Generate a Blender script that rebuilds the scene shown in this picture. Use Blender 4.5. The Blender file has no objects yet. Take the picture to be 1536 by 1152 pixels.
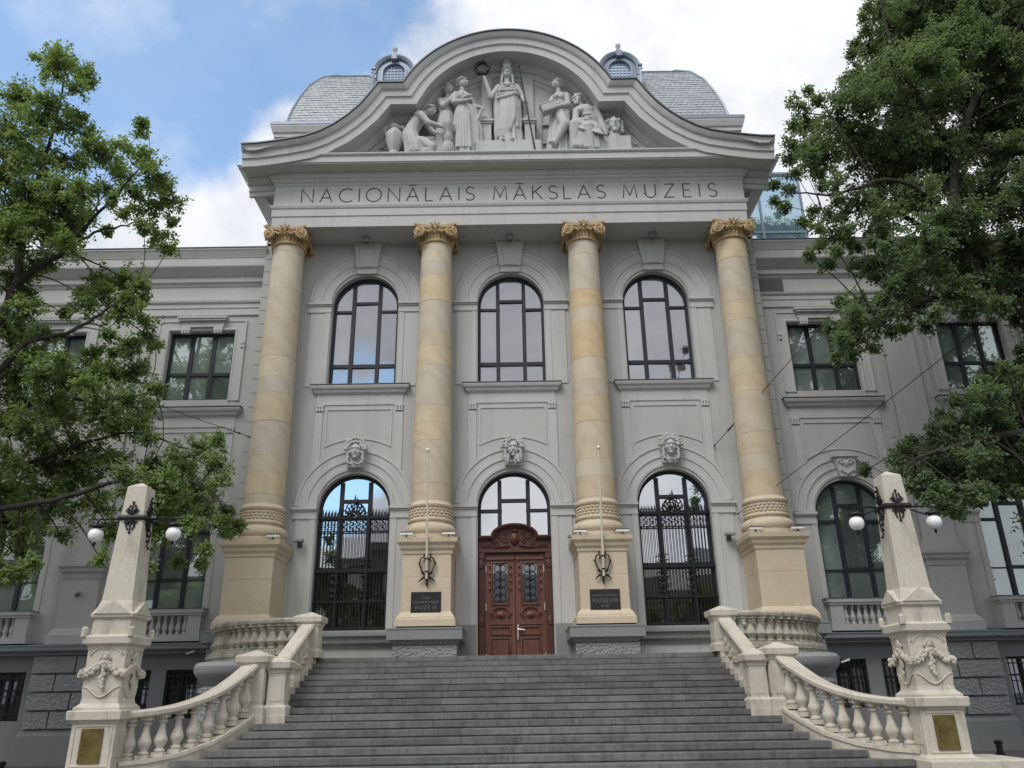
import bpy, bmesh, math, random
import numpy as np
from mathutils import Vector, Matrix
from mathutils.geometry import tessellate_polygon
R = math.radians
PI = math.pi
random.seed(7)
scene = bpy.context.scene
COL = scene.collection

# ------------------------------------------------------------------ camera
F_PX = 1200.0
CAM = Vector((-0.0532, -26.656, 1.75))
P_, Y_, R_ = .3744, .0020, -.0161
_fw = Vector((math.sin(Y_)*math.cos(P_), math.cos(Y_)*math.cos(P_), math.sin(P_)))
_rt = Vector((math.cos(Y_), -math.sin(Y_), 0)); _up = _rt.cross(_fw)
_c, _s = math.cos(R_), math.sin(R_)
_rt, _up = _c*_rt+_s*_up, -_s*_rt+_c*_up
def at(px, py, y):
    d = _fw+(px-768)/F_PX*_rt+(576-py)/F_PX*_up
    return CAM+d*((y-CAM.y)/d.y)
def dirpx(px, py):
    return (_fw+(px-768)/F_PX*_rt+(576-py)/F_PX*_up).normalized()
cam = bpy.data.cameras.new('camera'); co = bpy.data.objects.new('camera', cam); COL.objects.link(co)
co.matrix_world = Matrix(((_rt.x, _up.x, -_fw.x, CAM.x), (_rt.y, _up.y, -_fw.y, CAM.y), (_rt.z, _up.z, -_fw.z, CAM.z), (0, 0, 0, 1)))
cam.sensor_width = 36; cam.sensor_fit = 'HORIZONTAL'; cam.lens = 36*F_PX/1536
cam.clip_start = .1; cam.clip_end = 3000
scene.camera = co

# ------------------------------------------------------------------ materials
def nt(name):
    m = bpy.data.materials.new(name); m.use_nodes = True
    n = m.node_tree; b = n.nodes['Principled BSDF']
    return m, n, b
def N(n, t, **kw):
    x = n.nodes.new(t)
    for k, v in kw.items(): setattr(x, k, v)
    return x
def lk(n, a, b): n.links.new(a, b)
def coords(n, scale=(1, 1, 1)):
    tc = N(n, 'ShaderNodeTexCoord'); mp = N(n, 'ShaderNodeMapping')
    mp.inputs['Scale'].default_value = scale
    lk(n, tc.outputs['Object'], mp.inputs['Vector'])
    return mp.outputs['Vector']
def noise(n, vec, scale, detail=4, rough=.55):
    x = N(n, 'ShaderNodeTexNoise'); x.inputs['Scale'].default_value = scale
    x.inputs['Detail'].default_value = detail; x.inputs['Roughness'].default_value = rough
    lk(n, vec, x.inputs['Vector']); return x.outputs['Fac']
def ramp(n, fac, stops):
    x = N(n, 'ShaderNodeValToRGB'); e = x.color_ramp.elements
    while len(e) < len(stops): e.new(.5)
    for el, (p, c) in zip(e, stops):
        el.position = p; el.color = (*c, 1) if len(c) == 3 else c
    lk(n, fac, x.inputs['Fac']); return x.outputs['Color']
def mixc(n, fac, a, b, mode='MIX'):
    x = N(n, 'ShaderNodeMix', data_type='RGBA', blend_type=mode)
    if isinstance(fac, (int, float)): x.inputs[0].default_value = fac
    else: lk(n, fac, x.inputs[0])
    for i, v in ((6, a), (7, b)):
        if isinstance(v, tuple): x.inputs[i].default_value = (*v, 1)
        else: lk(n, v, x.inputs[i])
    return x.outputs[2]
def math_(n, op, a, b=None, c=None):
    x = N(n, 'ShaderNodeMath', operation=op)
    for i, v in enumerate((a, b, c)):
        if v is None: continue
        if isinstance(v, (int, float)): x.inputs[i].default_value = v
        else: lk(n, v, x.inputs[i])
    return x.outputs[0]
def bump(n, b, h, strength=.3, dist=.02):
    x = N(n, 'ShaderNodeBump'); x.inputs['Strength'].default_value = strength
    x.inputs['Distance'].default_value = dist
    lk(n, h, x.inputs['Height']); lk(n, x.outputs[0], b.inputs['Normal'])
def g(c, k): return tuple(v*k for v in c)

def plaster(name, c, stain=.35, rough=.85):
    m, n, b = nt(name); v = coords(n); vs = coords(n, (1.6, 1.6, .16))
    big = noise(n, v, .45, 5); fine = noise(n, v, 9, 4); st = noise(n, vs, 1.3, 6, .65)
    a = ramp(n, big, [(.3, g(c, .93)), (.7, g(c, 1.06))])
    a = mixc(n, .35, a, ramp(n, fine, [(.3, g(c, .92)), (.7, g(c, 1.07))]))
    s = ramp(n, st, [(.52, (1, 1, 1)), (.78, (1-stain, 1-stain, 1-stain*.96))])
    lk(n, mixc(n, .7, a, s, 'MULTIPLY'), b.inputs['Base Color'])
    b.inputs['Roughness'].default_value = rough
    bump(n, b, noise(n, v, 60, 5), .18, .01); return m
def stone(name, c, c2, dark, amount=.62, rough=.8, drums=False):
    m, n, b = nt(name); v = coords(n); vs = coords(n, (2.2, 2.2, .5))
    oi = N(n, 'ShaderNodeObjectInfo')
    ad = N(n, 'ShaderNodeVectorMath', operation='ADD'); cm = N(n, 'ShaderNodeCombineXYZ')
    r9 = math_(n, 'MULTIPLY', oi.outputs['Random'], 37.0)
    lk(n, r9, cm.inputs[0]); lk(n, r9, cm.inputs[2]); lk(n, v, ad.inputs[0]); lk(n, cm.outputs[0], ad.inputs[1]); v = ad.outputs[0]
    a = ramp(n, noise(n, v, 1.1, 6, .6), [(.32, c), (.68, c2)])
    a = mixc(n, .3, a, ramp(n, noise(n, v, 17, 7, .75), [(.3, g(c, .66)), (.68, g(c2, 1.18))]))
    if drums:
        sep = N(n, 'ShaderNodeSeparateXYZ'); lk(n, coords(n), sep.inputs[0])
        zz = math_(n, 'MULTIPLY_ADD', sep.outputs[2], 1/.93, r9)
        wob = math_(n, 'MULTIPLY', noise(n, coords(n, (1.2, 1.2, 1.2)), 1, 1), .25)
        zz = math_(n, 'ADD', zz, math_(n, 'MULTIPLY', math_(n, 'SINE', math_(n, 'MULTIPLY', zz, 1.9)), .33))
        fl = math_(n, 'FLOOR', zz)
        wn = N(n, 'ShaderNodeTexWhiteNoise', noise_dimensions='1D'); lk(n, fl, wn.inputs['W'])
        dc = ramp(n, wn.outputs['Value'], [(0, (.62, .43, .21)), (.18, (.50, .45, .35)), (.38, (.47, .455, .42)), (.55, (.60, .49, .30)), (.72, (.52, .50, .45)), (.88, (.60, .52, .37)), (1, (.53, .40, .22))])
        a = mixc(n, .52, a, dc)
        veins = N(n, 'ShaderNodeTexWave', wave_type='BANDS', bands_direction='DIAGONAL')
        veins.inputs['Scale'].default_value = .7; veins.inputs['Distortion'].default_value = 9; veins.inputs['Detail'].default_value = 4
        lk(n, v, veins.inputs['Vector'])
        a = mixc(n, .22, a, ramp(n, veins.outputs['Fac'], [(.25, (1.1, 1.06, 1)), (.55, (1, .98, .94)), (.9, (.83, .68, .5))]), 'MULTIPLY')
        fr = math_(n, 'FRACT', zz)
        j = math_(n, 'LESS_THAN', math_(n, 'ABSOLUTE', math_(n, 'SUBTRACT', fr, .5)), .492)
        a = mixc(n, j, (.34, .28, .19), a)
    d = noise(n, vs, 1.6, 7, .68)
    lk(n, mixc(n, ramp(n, d, [(amount, (0, 0, 0)), (min(.95, amount+.2), (.75, .75, .75))]), a, dark), b.inputs['Base Color'])
    b.inputs['Roughness'].default_value = rough
    bump(n, b, noise(n, v, 45, 6), .3, .012); return m
def flat(name, c, rough=.5, metal=0, var=.12, scale=8, bs=.1):
    m, n, b = nt(name); v = coords(n)
    lk(n, ramp(n, noise(n, v, scale, 5), [(.3, g(c, 1-var)), (.7, g(c, 1+var))]), b.inputs['Base Color'])
    b.inputs['Roughness'].default_value = rough; b.inputs['Metallic'].default_value = metal
    if bs: bump(n, b, noise(n, v, scale*6, 4), bs, .01)
    return m

M = {}
M['plaster'] = plaster('plaster', (.452, .452, .436), .22)
M['trim'] = plaster('trim_plaster', (.495, .495, .482), .25)
M['sculpt'] = plaster('sculpture_plaster', (.47, .478, .472), .5)
M['base'] = plaster('base_plaster', (.235, .245, .242), .3)
M['rustic'] = plaster('rusticated_stone', (.27, .28, .28), .35)
n_ = M['rustic'].node_tree; b_ = n_.nodes['Principled BSDF']
vv = N(n_, 'ShaderNodeTexVoronoi'); vv.inputs['Scale'].default_value = 9; lk(n_, coords(n_, (1, 1, 1.4)), vv.inputs['Vector'])
bump(n_, b_, math_(n_, 'ADD', vv.outputs['Distance'], noise(n_, coords(n_), 16, 5)), .85, .05)
M['column'] = stone('column_sandstone', (.55, .45, .31), (.60, .52, .40), (.32, .25, .16), .60, .75, True)
M['sand'] = stone('sandstone', (.55, .44, .30), (.60, .52, .40), (.32, .25, .17), .57)
M['capital'] = stone('capital_sandstone', (.47, .33, .16), (.53, .41, .24), (.16, .105, .06), .54)
M['cream'] = stone('cream_limestone', (.49, .445, .365), (.57, .535, .46), (.23, .21, .17), .53)
M['mossy'] = stone('mossy_stone', (.38, .355, .275), (.48, .455, .38), (.12, .118, .085), .47)
M['white'] = flat('white_paint', (.75, .75, .73), .5)
M['frame'] = flat('dark_window_frame', (.010, .014, .022), .6)
M['iron'] = flat('black_iron', (.012, .012, .013), .5, .3)
M['lead'] = flat('lead_flashing', (.10, .105, .115), .5, .2)
M['ink'] = flat('incised_letter_paint', (.055, .055, .055), .8)
M['plaque'] = flat('dark_plaque', (.018, .014, .015), .35)
M['plaque_text'] = flat('plaque_letters', (.16, .155, .15), .5)
M['brown'] = flat('brown_render', (.10, .078, .062), .85)
M['brass'] = flat('weathered_brass', (.17, .135, .045), .45, .55, .3, 5)
M['brass_dark'] = flat('brass_engraving', (.08, .06, .02), .6)
M['pole'] = flat('cream_pole_paint', (.62, .56, .47), .4)
M['steel'] = flat('handle_steel', (.7, .68, .64), .3, .6)
M['lampgrey'] = flat('lamp_grey', (.28, .28, .27), .5)
M['bark'] = flat('bark', (.035, .03, .025), .95, 0, .4, 12, .8)
M['louver'] = flat('louver_metal', (.17, .165, .155), .6)
M['cable'] = flat('cable_black', (.03, .03, .03), .6)
# milky globe
m, n, b = nt('milk_glass'); b.inputs['Base Color'].default_value = (.85, .85, .84, 1); b.inputs['Roughness'].default_value = .12
b.inputs['Subsurface Weight'].default_value = .3; b.inputs['Subsurface Radius'].default_value = (.1, .1, .1); M['globe'] = m
# granite steps
def granite():
    m, n, b = nt('granite'); v = coords(n); geo = N(n, 'ShaderNodeNewGeometry')
    blk = ramp(n, geo.outputs['Random Per Island'], [(0, (.13, .13, .128)), (.5, (.155, .154, .151)), (1, (.185, .182, .178))])
    sp = ramp(n, noise(n, v, 90, 2), [(.35, (.6, .6, .6)), (.65, (1.35, 1.35, 1.35))])
    a = mixc(n, .6, blk, sp, 'MULTIPLY')
    st = ramp(n, noise(n, coords(n, (1.2, 1, 3.5)), 1.1, 7, .7), [(.36, (.62, .62, .6)), (.55, (1, 1, 1)), (.8, (1.2, 1.19, 1.15))])
    a = mixc(n, .75, a, st, 'MULTIPLY')
    dr = ramp(n, noise(n, coords(n, (7, 2, .7)), 1.2, 4, .6), [(.48, (1, 1, 1)), (.68, (.6, .6, .585))])
    lk(n, mixc(n, .8, a, dr, 'MULTIPLY'), b.inputs['Base Color']); b.inputs['Roughness'].default_value = .7
    bump(n, b, noise(n, v, 70, 4), .25, .01); return m
M['granite'] = granite()
# pavement
m, n, b = nt('asphalt'); v = coords(n)
a = ramp(n, noise(n, v, .35, 6), [(.3, (.10, .10, .10)), (.7, (.15, .148, .145))])
lk(n, mixc(n, .4, a, ramp(n, noise(n, v, 60, 2), [(.4, (.07, .07, .07)), (.6, (.18, .18, .18))])), b.inputs['Base Color'])
b.inputs['Roughness'].default_value = .9; M['asphalt'] = m
# glass: reflective coat over a dark room
def glass(name, tint, refl, dif, wob=.012):
    m = bpy.data.materials.new(name); m.use_nodes = True; n = m.node_tree; n.nodes.clear()
    out = N(n, 'ShaderNodeOutputMaterial'); mx = N(n, 'ShaderNodeMixShader'); mx.inputs[0].default_value = refl
    d = N(n, 'ShaderNodeBsdfDiffuse'); gl = N(n, 'ShaderNodeBsdfGlossy'); gl.inputs['Roughness'].default_value = .015
    gl.inputs['Color'].default_value = (*tint, 1)
    v = coords(n)
    geo = N(n, 'ShaderNodeNewGeometry'); lk(n, mixc(n, 1.0, ramp(n, noise(n, v, .9, 3), [(.35, g(dif, .75)), (.65, g(dif, 1.25))]), ramp(n, geo.outputs['Random Per Island'], [(0, (.6, .6, .6)), (1, (1.45, 1.45, 1.45))]), 'MULTIPLY'), d.inputs['Color'])
    bp = N(n, 'ShaderNodeBump'); bp.inputs['Strength'].default_value = wob*8; bp.inputs['Distance'].default_value = .02
    lk(n, noise(n, v, .8, 1), bp.inputs['Height']); lk(n, bp.outputs[0], gl.inputs['Normal'])
    lk(n, d.outputs[0], mx.inputs[1]); lk(n, gl.outputs[0], mx.inputs[2]); lk(n, mx.outputs[0], out.inputs[0])
    return m
M['glass_up'] = glass('glass_upper', (.80, .81, .84), .38, (.10, .102, .108))
M['glass_low'] = glass('glass_lower', (.85, .88, .92), .62, (.02, .022, .024))
M['glass_wing'] = glass('glass_wing', (.80, .88, .86), .36, (.19, .235, .22))
M['glass_door'] = glass('glass_door', (.6, .65, .68), .25, (.03, .035, .04))
M['glass_dark'] = glass('glass_dark', (.7, .68, .64), .22, (.018, .016, .014))
M['glass_box'] = glass('glass_rooftop', (.65, .82, .92), .5, (.16, .26, .33))
M['glass_dorm'] = glass('glass_dormer', (.7, .8, .95), .5, (.13, .19, .27))
M['grid'] = flat('glazing_bars', (.45, .52, .6), .5)
# door wood
m, n, b = nt('door_wood'); w = N(n, 'ShaderNodeTexWave', wave_type='BANDS', bands_direction='X')
w.inputs['Scale'].default_value = 6; w.inputs['Distortion'].default_value = 5; w.inputs['Detail'].default_value = 4
lk(n, coords(n, (1, 1, .12)), w.inputs['Vector'])
a = ramp(n, w.outputs['Fac'], [(.2, (.08, .027, .019)), (.8, (.14, .05, .034))])
lk(n, mixc(n, .4, a, ramp(n, noise(n, coords(n, (6, 6, .6)), 3, 5), [(.3, (.07, .023, .014)), (.7, (.26, .105, .055))])), b.inputs['Base Color'])
b.inputs['Roughness'].default_value = .45; M['wood'] = m
M['wood_dark'] = flat('door_wood_dark', (.085, .028, .018), .5, 0, .3, 10)
# roof tiles
m, n, b = nt('zinc_tiles'); geo = N(n, 'ShaderNodeNewGeometry')
a = ramp(n, geo.outputs['Random Per Island'], [(0, (.34, .365, .39)), (1, (.39, .415, .44))])
lk(n, mixc(n, .3, a, ramp(n, noise(n, coords(n), 5, 4), [(.3, (.32, .345, .37)), (.7, (.40, .425, .45))])), b.inputs['Base Color'])
b.inputs['Roughness'].default_value = .55; b.inputs['Metallic'].default_value = .1; M['tiles'] = m
M['zinc'] = flat('zinc_sheet', (.23, .27, .33), .45, .3)
# leaves
def leafmat(name, dark, light):
    m = bpy.data.materials.new(name); m.use_nodes = True; n = m.node_tree; n.nodes.clear()
    out = N(n, 'ShaderNodeOutputMaterial'); geo = N(n, 'ShaderNodeNewGeometry')
    c = ramp(n, geo.outputs['Random Per Island'], [(0, dark), (.6, tuple((a+b_)/2 for a, b_ in zip(dark, light))), (1, light)])
    c = mixc(n, .55, c, ramp(n, noise(n, coords(n), .7, 3), [(.38, g(dark, .9)), (.62, g(light, 1.15))]))
    p = N(n, 'ShaderNodeBsdfPrincipled'); p.inputs['Roughness'].default_value = .62; lk(n, c, p.inputs['Base Color'])
    t = N(n, 'ShaderNodeBsdfTranslucent'); lk(n, mixc(n, 1.0, c, (1.55, 1.6, .75), 'MULTIPLY'), t.inputs['Color'])
    mx = N(n, 'ShaderNodeMixShader'); mx.inputs[0].default_value = .5
    lk(n, p.outputs[0], mx.inputs[1]); lk(n, t.outputs[0], mx.inputs[2]); lk(n, mx.outputs[0], out.inputs[0]); return m
M['leaf_l'] = leafmat('leaf_light_oak', (.115, .17, .068), (.21, .275, .12))
M['leaf_d'] = leafmat('leaf_dark_oak', (.09, .135, .083), (.16, .215, .12))

# ------------------------------------------------------------------ object helpers
ORG = {}
def worg(o): return ORG.get(o.name, Vector((0, 0, 0))) if o else Vector((0, 0, 0))
def tag(o, label=None, cat=None, group=None, kind=None):
    for k, v in (('label', label), ('category', cat), ('group', group), ('kind', kind)):
        if v: o[k] = v
    return o
def thing(name, loc, label, cat, group=None):
    o = bpy.data.objects.new(name, None); COL.objects.link(o); o.location = loc; o.empty_display_size = .3
    ORG[o.name] = Vector(loc); return tag(o, label, cat, group)
def kids(o): return [c for c in bpy.data.objects if c.parent == o]
def dup(o, off=None, parent=None, mirror=False):
    c = o.copy(); COL.objects.link(c)
    if parent: c.parent = parent
    if off is not None: c.location = Vector(o.location)+Vector(off)
    ORG[c.name] = worg(o)+(Vector(off) if off is not None else Vector((0, 0, 0)))
    for ch in kids(o): dup(ch, None, c)
    return c

class MB:
    def __init__(s): s.v = []; s.f = []
    def add(s, vs, fs):
        k = len(s.v); s.v += [tuple(p) for p in vs]; s.f += [tuple(i+k for i in f) for f in fs]; return s
    def box(s, x0, x1, y0, y1, z0, z1):
        return s.add([(x0, y0, z0), (x1, y0, z0), (x1, y1, z0), (x0, y1, z0), (x0, y0, z1), (x1, y0, z1), (x1, y1, z1), (x0, y1, z1)],
                     [(3, 2, 1, 0), (4, 5, 6, 7), (0, 1, 5, 4), (1, 2, 6, 5), (2, 3, 7, 6), (3, 0, 4, 7)])
    def frustum(s, cx, cy, z0, z1, a0, a1, b0=None, b1=None):   # half widths x (a) and y (b) at bottom / top
        b0 = a0 if b0 is None else b0; b1 = a1 if b1 is None else b1
        return s.add([(cx-a0, cy-b0, z0), (cx+a0, cy-b0, z0), (cx+a0, cy+b0, z0), (cx-a0, cy+b0, z0),
                      (cx-a1, cy-b1, z1), (cx+a1, cy-b1, z1), (cx+a1, cy+b1, z1), (cx-a1, cy+b1, z1)],
                     [(3, 2, 1, 0), (4, 5, 6, 7), (0, 1, 5, 4), (1, 2, 6, 5), (2, 3, 7, 6), (3, 0, 4, 7)])
    def sqlathe(s, cx, cy, prof):                               # square-plan profile [(half, z)]
        for (a, z), (a2, z2) in zip(prof, prof[1:]):
            k = len(s.v)
            for h, zz in ((a, z), (a2, z2)): s.v += [(cx-h, cy-h, zz), (cx+h, cy-h, zz), (cx+h, cy+h, zz), (cx-h, cy+h, zz)]
            for i in range(4): j = (i+1) % 4; s.f.append((k+i, k+j, k+4+j, k+4+i))
        k = len(s.v); h, z = prof[-1]; s.v += [(cx-h, cy-h, z), (cx+h, cy-h, z), (cx+h, cy+h, z), (cx-h, cy+h, z)]; s.f.append((k, k+1, k+2, k+3))
        return s
    def lathe(s, cx, cy, prof, n=24, flute=None):
        k = len(s.v); m = len(prof)
        for r, z in prof:
            for i in range(n):
                a = 2*PI*i/n; s.v.append((cx+r*math.cos(a), cy+r*math.sin(a), z))
        for j in range(m-1):
            for i in range(n):
                i2 = (i+1) % n; s.f.append((k+j*n+i, k+j*n+i2, k+(j+1)*n+i2, k+(j+1)*n+i))
        s.f.append(tuple(k+i for i in range(n))[::-1]); s.f.append(tuple(k+(m-1)*n+i for i in range(n))); return s
    def tube(s, pts, r, n=8, caps=True):
        pts = [Vector(p) for p in pts]; rs = r if isinstance(r, (list, tuple)) else [r]*len(pts)
        k = len(s.v); u = None
        for i, p in enumerate(pts):
            t = (pts[min(i+1, len(pts)-1)]-pts[max(i-1, 0)])
            t = t.normalized() if t.length > 1e-9 else Vector((0, 0, 1))
            if u is None: u = t.orthogonal().normalized()
            u = (u-t*u.dot(t)); u = u.normalized() if u.length > 1e-6 else t.orthogonal().normalized(); w = t.cross(u)
            for q in range(n):
                a = 2*PI*q/n; s.v.append(tuple(p+rs[i]*(math.cos(a)*u+math.sin(a)*w)))
        for i in range(len(pts)-1):
            for q in range(n):
                q2 = (q+1) % n; s.f.append((k+i*n+q, k+i*n+q2, k+(i+1)*n+q2, k+(i+1)*n+q))
        if caps:
            s.f.append(tuple(k+q for q in range(n))[::-1]); s.f.append(tuple(k+(len(pts)-1)*n+q for q in range(n)))
        return s
    def ell(s, c, r, n=12, m=8, rot=None):
        r = (r, r, r) if isinstance(r, (int, float)) else r
        k = len(s.v); c = Vector(c)
        for j in range(m+1):
            th = PI*j/m
            for i in range(n):
                ph = 2*PI*i/n; p = Vector((r[0]*math.sin(th)*math.cos(ph), r[1]*math.sin(th)*math.sin(ph), r[2]*math.cos(th)))
                if rot is not None: p = rot @ p
                s.v.append(tuple(c+p))
        for j in range(m):
            for i in range(n):
                i2 = (i+1) % n; s.f.append((k+j*n+i, k+(j+1)*n+i, k+(j+1)*n+i2, k+j*n+i2))
        return s
    def cap(s, a, b, ra, rb, n=12):                             # tapered capsule
        a, b = Vector(a), Vector(b)
        d = (b-a).normalized() if (b-a).length > 1e-9 else Vector((0, 0, 1))
        pts, rs = [], []
        for q in range(4): t = q/4*PI/2; pts.append(a-d*ra*math.cos(t)); rs.append(max(ra*math.sin(t), 1e-3))
        pts.append(a); rs.append(ra); pts.append(b); rs.append(rb)
        for q in range(1, 5): t = q/4*PI/2; pts.append(b+d*rb*math.sin(t)); rs.append(max(rb*math.cos(t), 1e-3))
        return s.tube(pts, rs, n)
    def poly(s, pts, y0, y1, holes=()):                         # polygon in x,z pushed from y0 to y1
        loops = [pts]+list(holes); flat_ = [p for l in loops for p in l]
        tris = tessellate_polygon([[Vector((p[0], p[1], 0)) for p in l] for l in loops])
        k = len(s.v); m = len(flat_)
        s.v += [(p[0], y0, p[1]) for p in flat_]+[(p[0], y1, p[1]) for p in flat_]
        for t in tris:
            s.f.append(tuple(k+i for i in t)); s.f.append(tuple(k+m+i for i in t)[::-1])
        o = 0
        for l in loops:
            for i in range(len(l)):
                j = (i+1) % len(l); s.f.append((k+o+i, k+o+j, k+m+o+j, k+m+o+i))
            o += len(l)
        return s
    def sweep(s, path, prof, closed=False):                     # path in x,z ; prof [(offset to the right of travel, y)]
        n = len(path); P = [Vector(p) for p in path]; k = len(s.v); m = len(prof)
        for i in range(n):
            if closed: a, b = P[i]-P[i-1], P[(i+1) % n]-P[i]
            else: a = P[i]-P[i-1] if i else P[1]-P[0]; b = P[i+1]-P[i] if i < n-1 else P[-1]-P[-2]
            a, b = a.normalized(), b.normalized(); na, nb = Vector((a.y, -a.x)), Vector((b.y, -b.x))
            mv = na+nb; mv = mv/max(.3, mv.dot(na)) if mv.length > 1e-6 else na
            for d, y in prof: q = P[i]+mv*d; s.v.append((q.x, y, q.y))
        for i in range(n if closed else n-1):
            i2 = (i+1) % n
            for j in range(m-1): s.f.append((k+i*m+j, k+i*m+j+1, k+i2*m+j+1, k+i2*m+j))
        if not closed:
            s.f.append(tuple(k+j for j in range(m))); s.f.append(tuple(k+(n-1)*m+j for j in range(m))[::-1])
        return s
    def plan(s, path, prof, closed=False, zs=None):             # path in x,y ; prof [(offset to the right of travel, z)] ; zs = height added per point
        n = len(path); P = [Vector(p[:2]) for p in path]; k = len(s.v); m = len(prof)
        for i in range(n):
            if closed: a, b = P[i]-P[i-1], P[(i+1) % n]-P[i]
            else: a = P[i]-P[i-1] if i else P[1]-P[0]; b = P[i+1]-P[i] if i < n-1 else P[-1]-P[-2]
            a, b = a.normalized(), b.normalized(); na, nb = Vector((a.y, -a.x)), Vector((b.y, -b.x))
            mv = na+nb; mv = mv/max(.3, mv.dot(na)) if mv.length > 1e-6 else na
            for d, z in prof: q = P[i]+mv*d; s.v.append((q.x, q.y, z+(zs[i] if zs else 0)))
        for i in range(n if closed else n-1):
            i2 = (i+1) % n
            for j in range(m-1): s.f.append((k+i*m+j, k+i*m+j+1, k+i2*m+j+1, k+i2*m+j))
        if not closed:
            s.f.append(tuple(k+j for j in range(m))); s.f.append(tuple(k+(n-1)*m+j for j in range(m))[::-1])
        return s
    def mir(s):                                                 # mirror in x
        s.v = [(-x, y, z) for x, y, z in s.v]; s.f = [f[::-1] for f in s.f]; return s
    def both(s):
        k = len(s.v); s.v += [(-x, y, z) for x, y, z in s.v[:k]]; s.f += [tuple(i+k for i in f)[::-1] for f in list(s.f)]; return s
    def build(s, name, mat, parent=None, smooth=False, bevel=0, remesh=0, smo=4):
        me = bpy.data.meshes.new(name); o0 = worg(parent)
        me.from_pydata([(x-o0.x, y-o0.y, z-o0.z) for x, y, z in s.v], [], [f for f in s.f if len(set(f)) > 2]); me.validate(); me.update()
        o = bpy.data.objects.new(name, me); COL.objects.link(o); me.materials.append(M[mat] if isinstance(mat, str) else mat)
        if remesh:
            md = o.modifiers.new('r', 'REMESH'); md.mode = 'VOXEL'; md.voxel_size = remesh
            m2 = o.modifiers.new('s', 'SMOOTH'); m2.iterations = smo; m2.factor = .5
            dg = bpy.context.evaluated_depsgraph_get(); new = bpy.data.meshes.new_from_object(o.evaluated_get(dg))
            o.modifiers.clear(); o.data = new; new.name = name
            if not new.materials: new.materials.append(M[mat])
            me = new; smooth = True
        else:
            bm = bmesh.new(); bm.from_mesh(me); bmesh.ops.recalc_face_normals(bm, faces=bm.faces); bm.to_mesh(me); bm.free()
        if bevel:
            md = o.modifiers.new('bevel', 'BEVEL'); md.width = bevel; md.segments = 2; md.limit_method = 'ANGLE'; md.angle_limit = R(40)
        if smooth:
            me.polygons.foreach_set('use_smooth', [True]*len(me.polygons))
            if not remesh: me.set_sharp_from_angle(angle=R(35))
        if parent: o.parent = parent; ORG[o.name] = o0
        return o

def arch(xc, h, zb, zs, n=28, r=None):        # closed loop of an arched opening, counter-clockwise seen from the front
    r = h if r is None else r
    return [(xc-h, zb), (xc+h, zb)]+[(xc+h*math.cos(PI*i/n), zs+r*math.sin(PI*i/n)) for i in range(n+1)]
def archline(xc, h, zs, n=28, a0=0, a1=PI):   # travels left to right over the top
    return [(xc+h*math.cos(a1+(a0-a1)*i/n), zs+h*math.sin(a1+(a0-a1)*i/n)) for i in range(n+1)]
def rect(x0, x1, z0, z1): return [(x0, z0), (x1, z0), (x1, z1), (x0, z1)]
# ------------------------------------------------------------------ the museum
MU = thing('museum_building', (0, 1, 0), 'grey neoclassical museum building with four sandstone columns and a curved pediment', 'building')
W0, W1 = .7, 1.2                       # front planes of the portico wall and of the wings
XU = (-5.55, 0, 5.55)
HW = 1.26
# --- portico wall
fw_ = MB()
holes = [arch(x, HW, 12.5, 15.85) for x in XU]+[arch(x, HW, 3.9, 7.95) for x in (-5.55, 5.55)]+[arch(0, HW, 2.8, 7.95)]
fw_.poly(rect(-9.55, 9.55, 2.6, 18.6), W0, 1.35, holes)
for s in (-1, 1): fw_.box(min(s*9.55, s*9.2), max(s*9.55, s*9.2), 1.352, 4, 2.6, 18.6)
fw_.build('front_wall', 'plaster', MU)

def arched_surround(mb, xc, zs, zb, Y, r0, r1, jamb=True):
    w = r1-r0
    pr = [(0, Y+.03), (0, Y-.05), (-.09, Y-.06), (-.11, Y-.025), (-.40*w, Y-.03), (-.42*w, Y-.065), (-.5*w, Y-.07), (-.52*w, Y-.045),
          (-.86*w, Y-.05), (-.88*w, Y-.085), (-w, Y-.085), (-w, Y+.03)]
    mb.sweep(archline(xc, r0, zs), pr)
    if jamb:
        for s in (-1, 1):
            a, b = xc+s*(r0+.001), xc+s*(r0+.2); mb.box(min(a, b), max(a, b), Y-.05, Y+.02, zb, zs-.42)
            a, b = xc+s*(r0+.202), xc+s*(r0+.30); mb.box(min(a, b), max(a, b), Y-.025, Y+.02, zb, zs-.42)
            a, b = xc+s*(r0+.302), xc+s*(r1-.06); mb.box(min(a, b), max(a, b), Y-.03, Y+.02, zb, zs-.42)
            a, b = xc+s*(r0-.0), xc+s*(r1+.03)
            for z0, z1, p in ((-.42, -.34, .07), (-.338, -.16, .05), (-.158, -.1, .09), (-.098, -.0, .14)):
                mb.box(min(a, b)-p*.3, max(a, b)+p*.3, Y-p, Y+.02, zs+z0, zs+z1)
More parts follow.
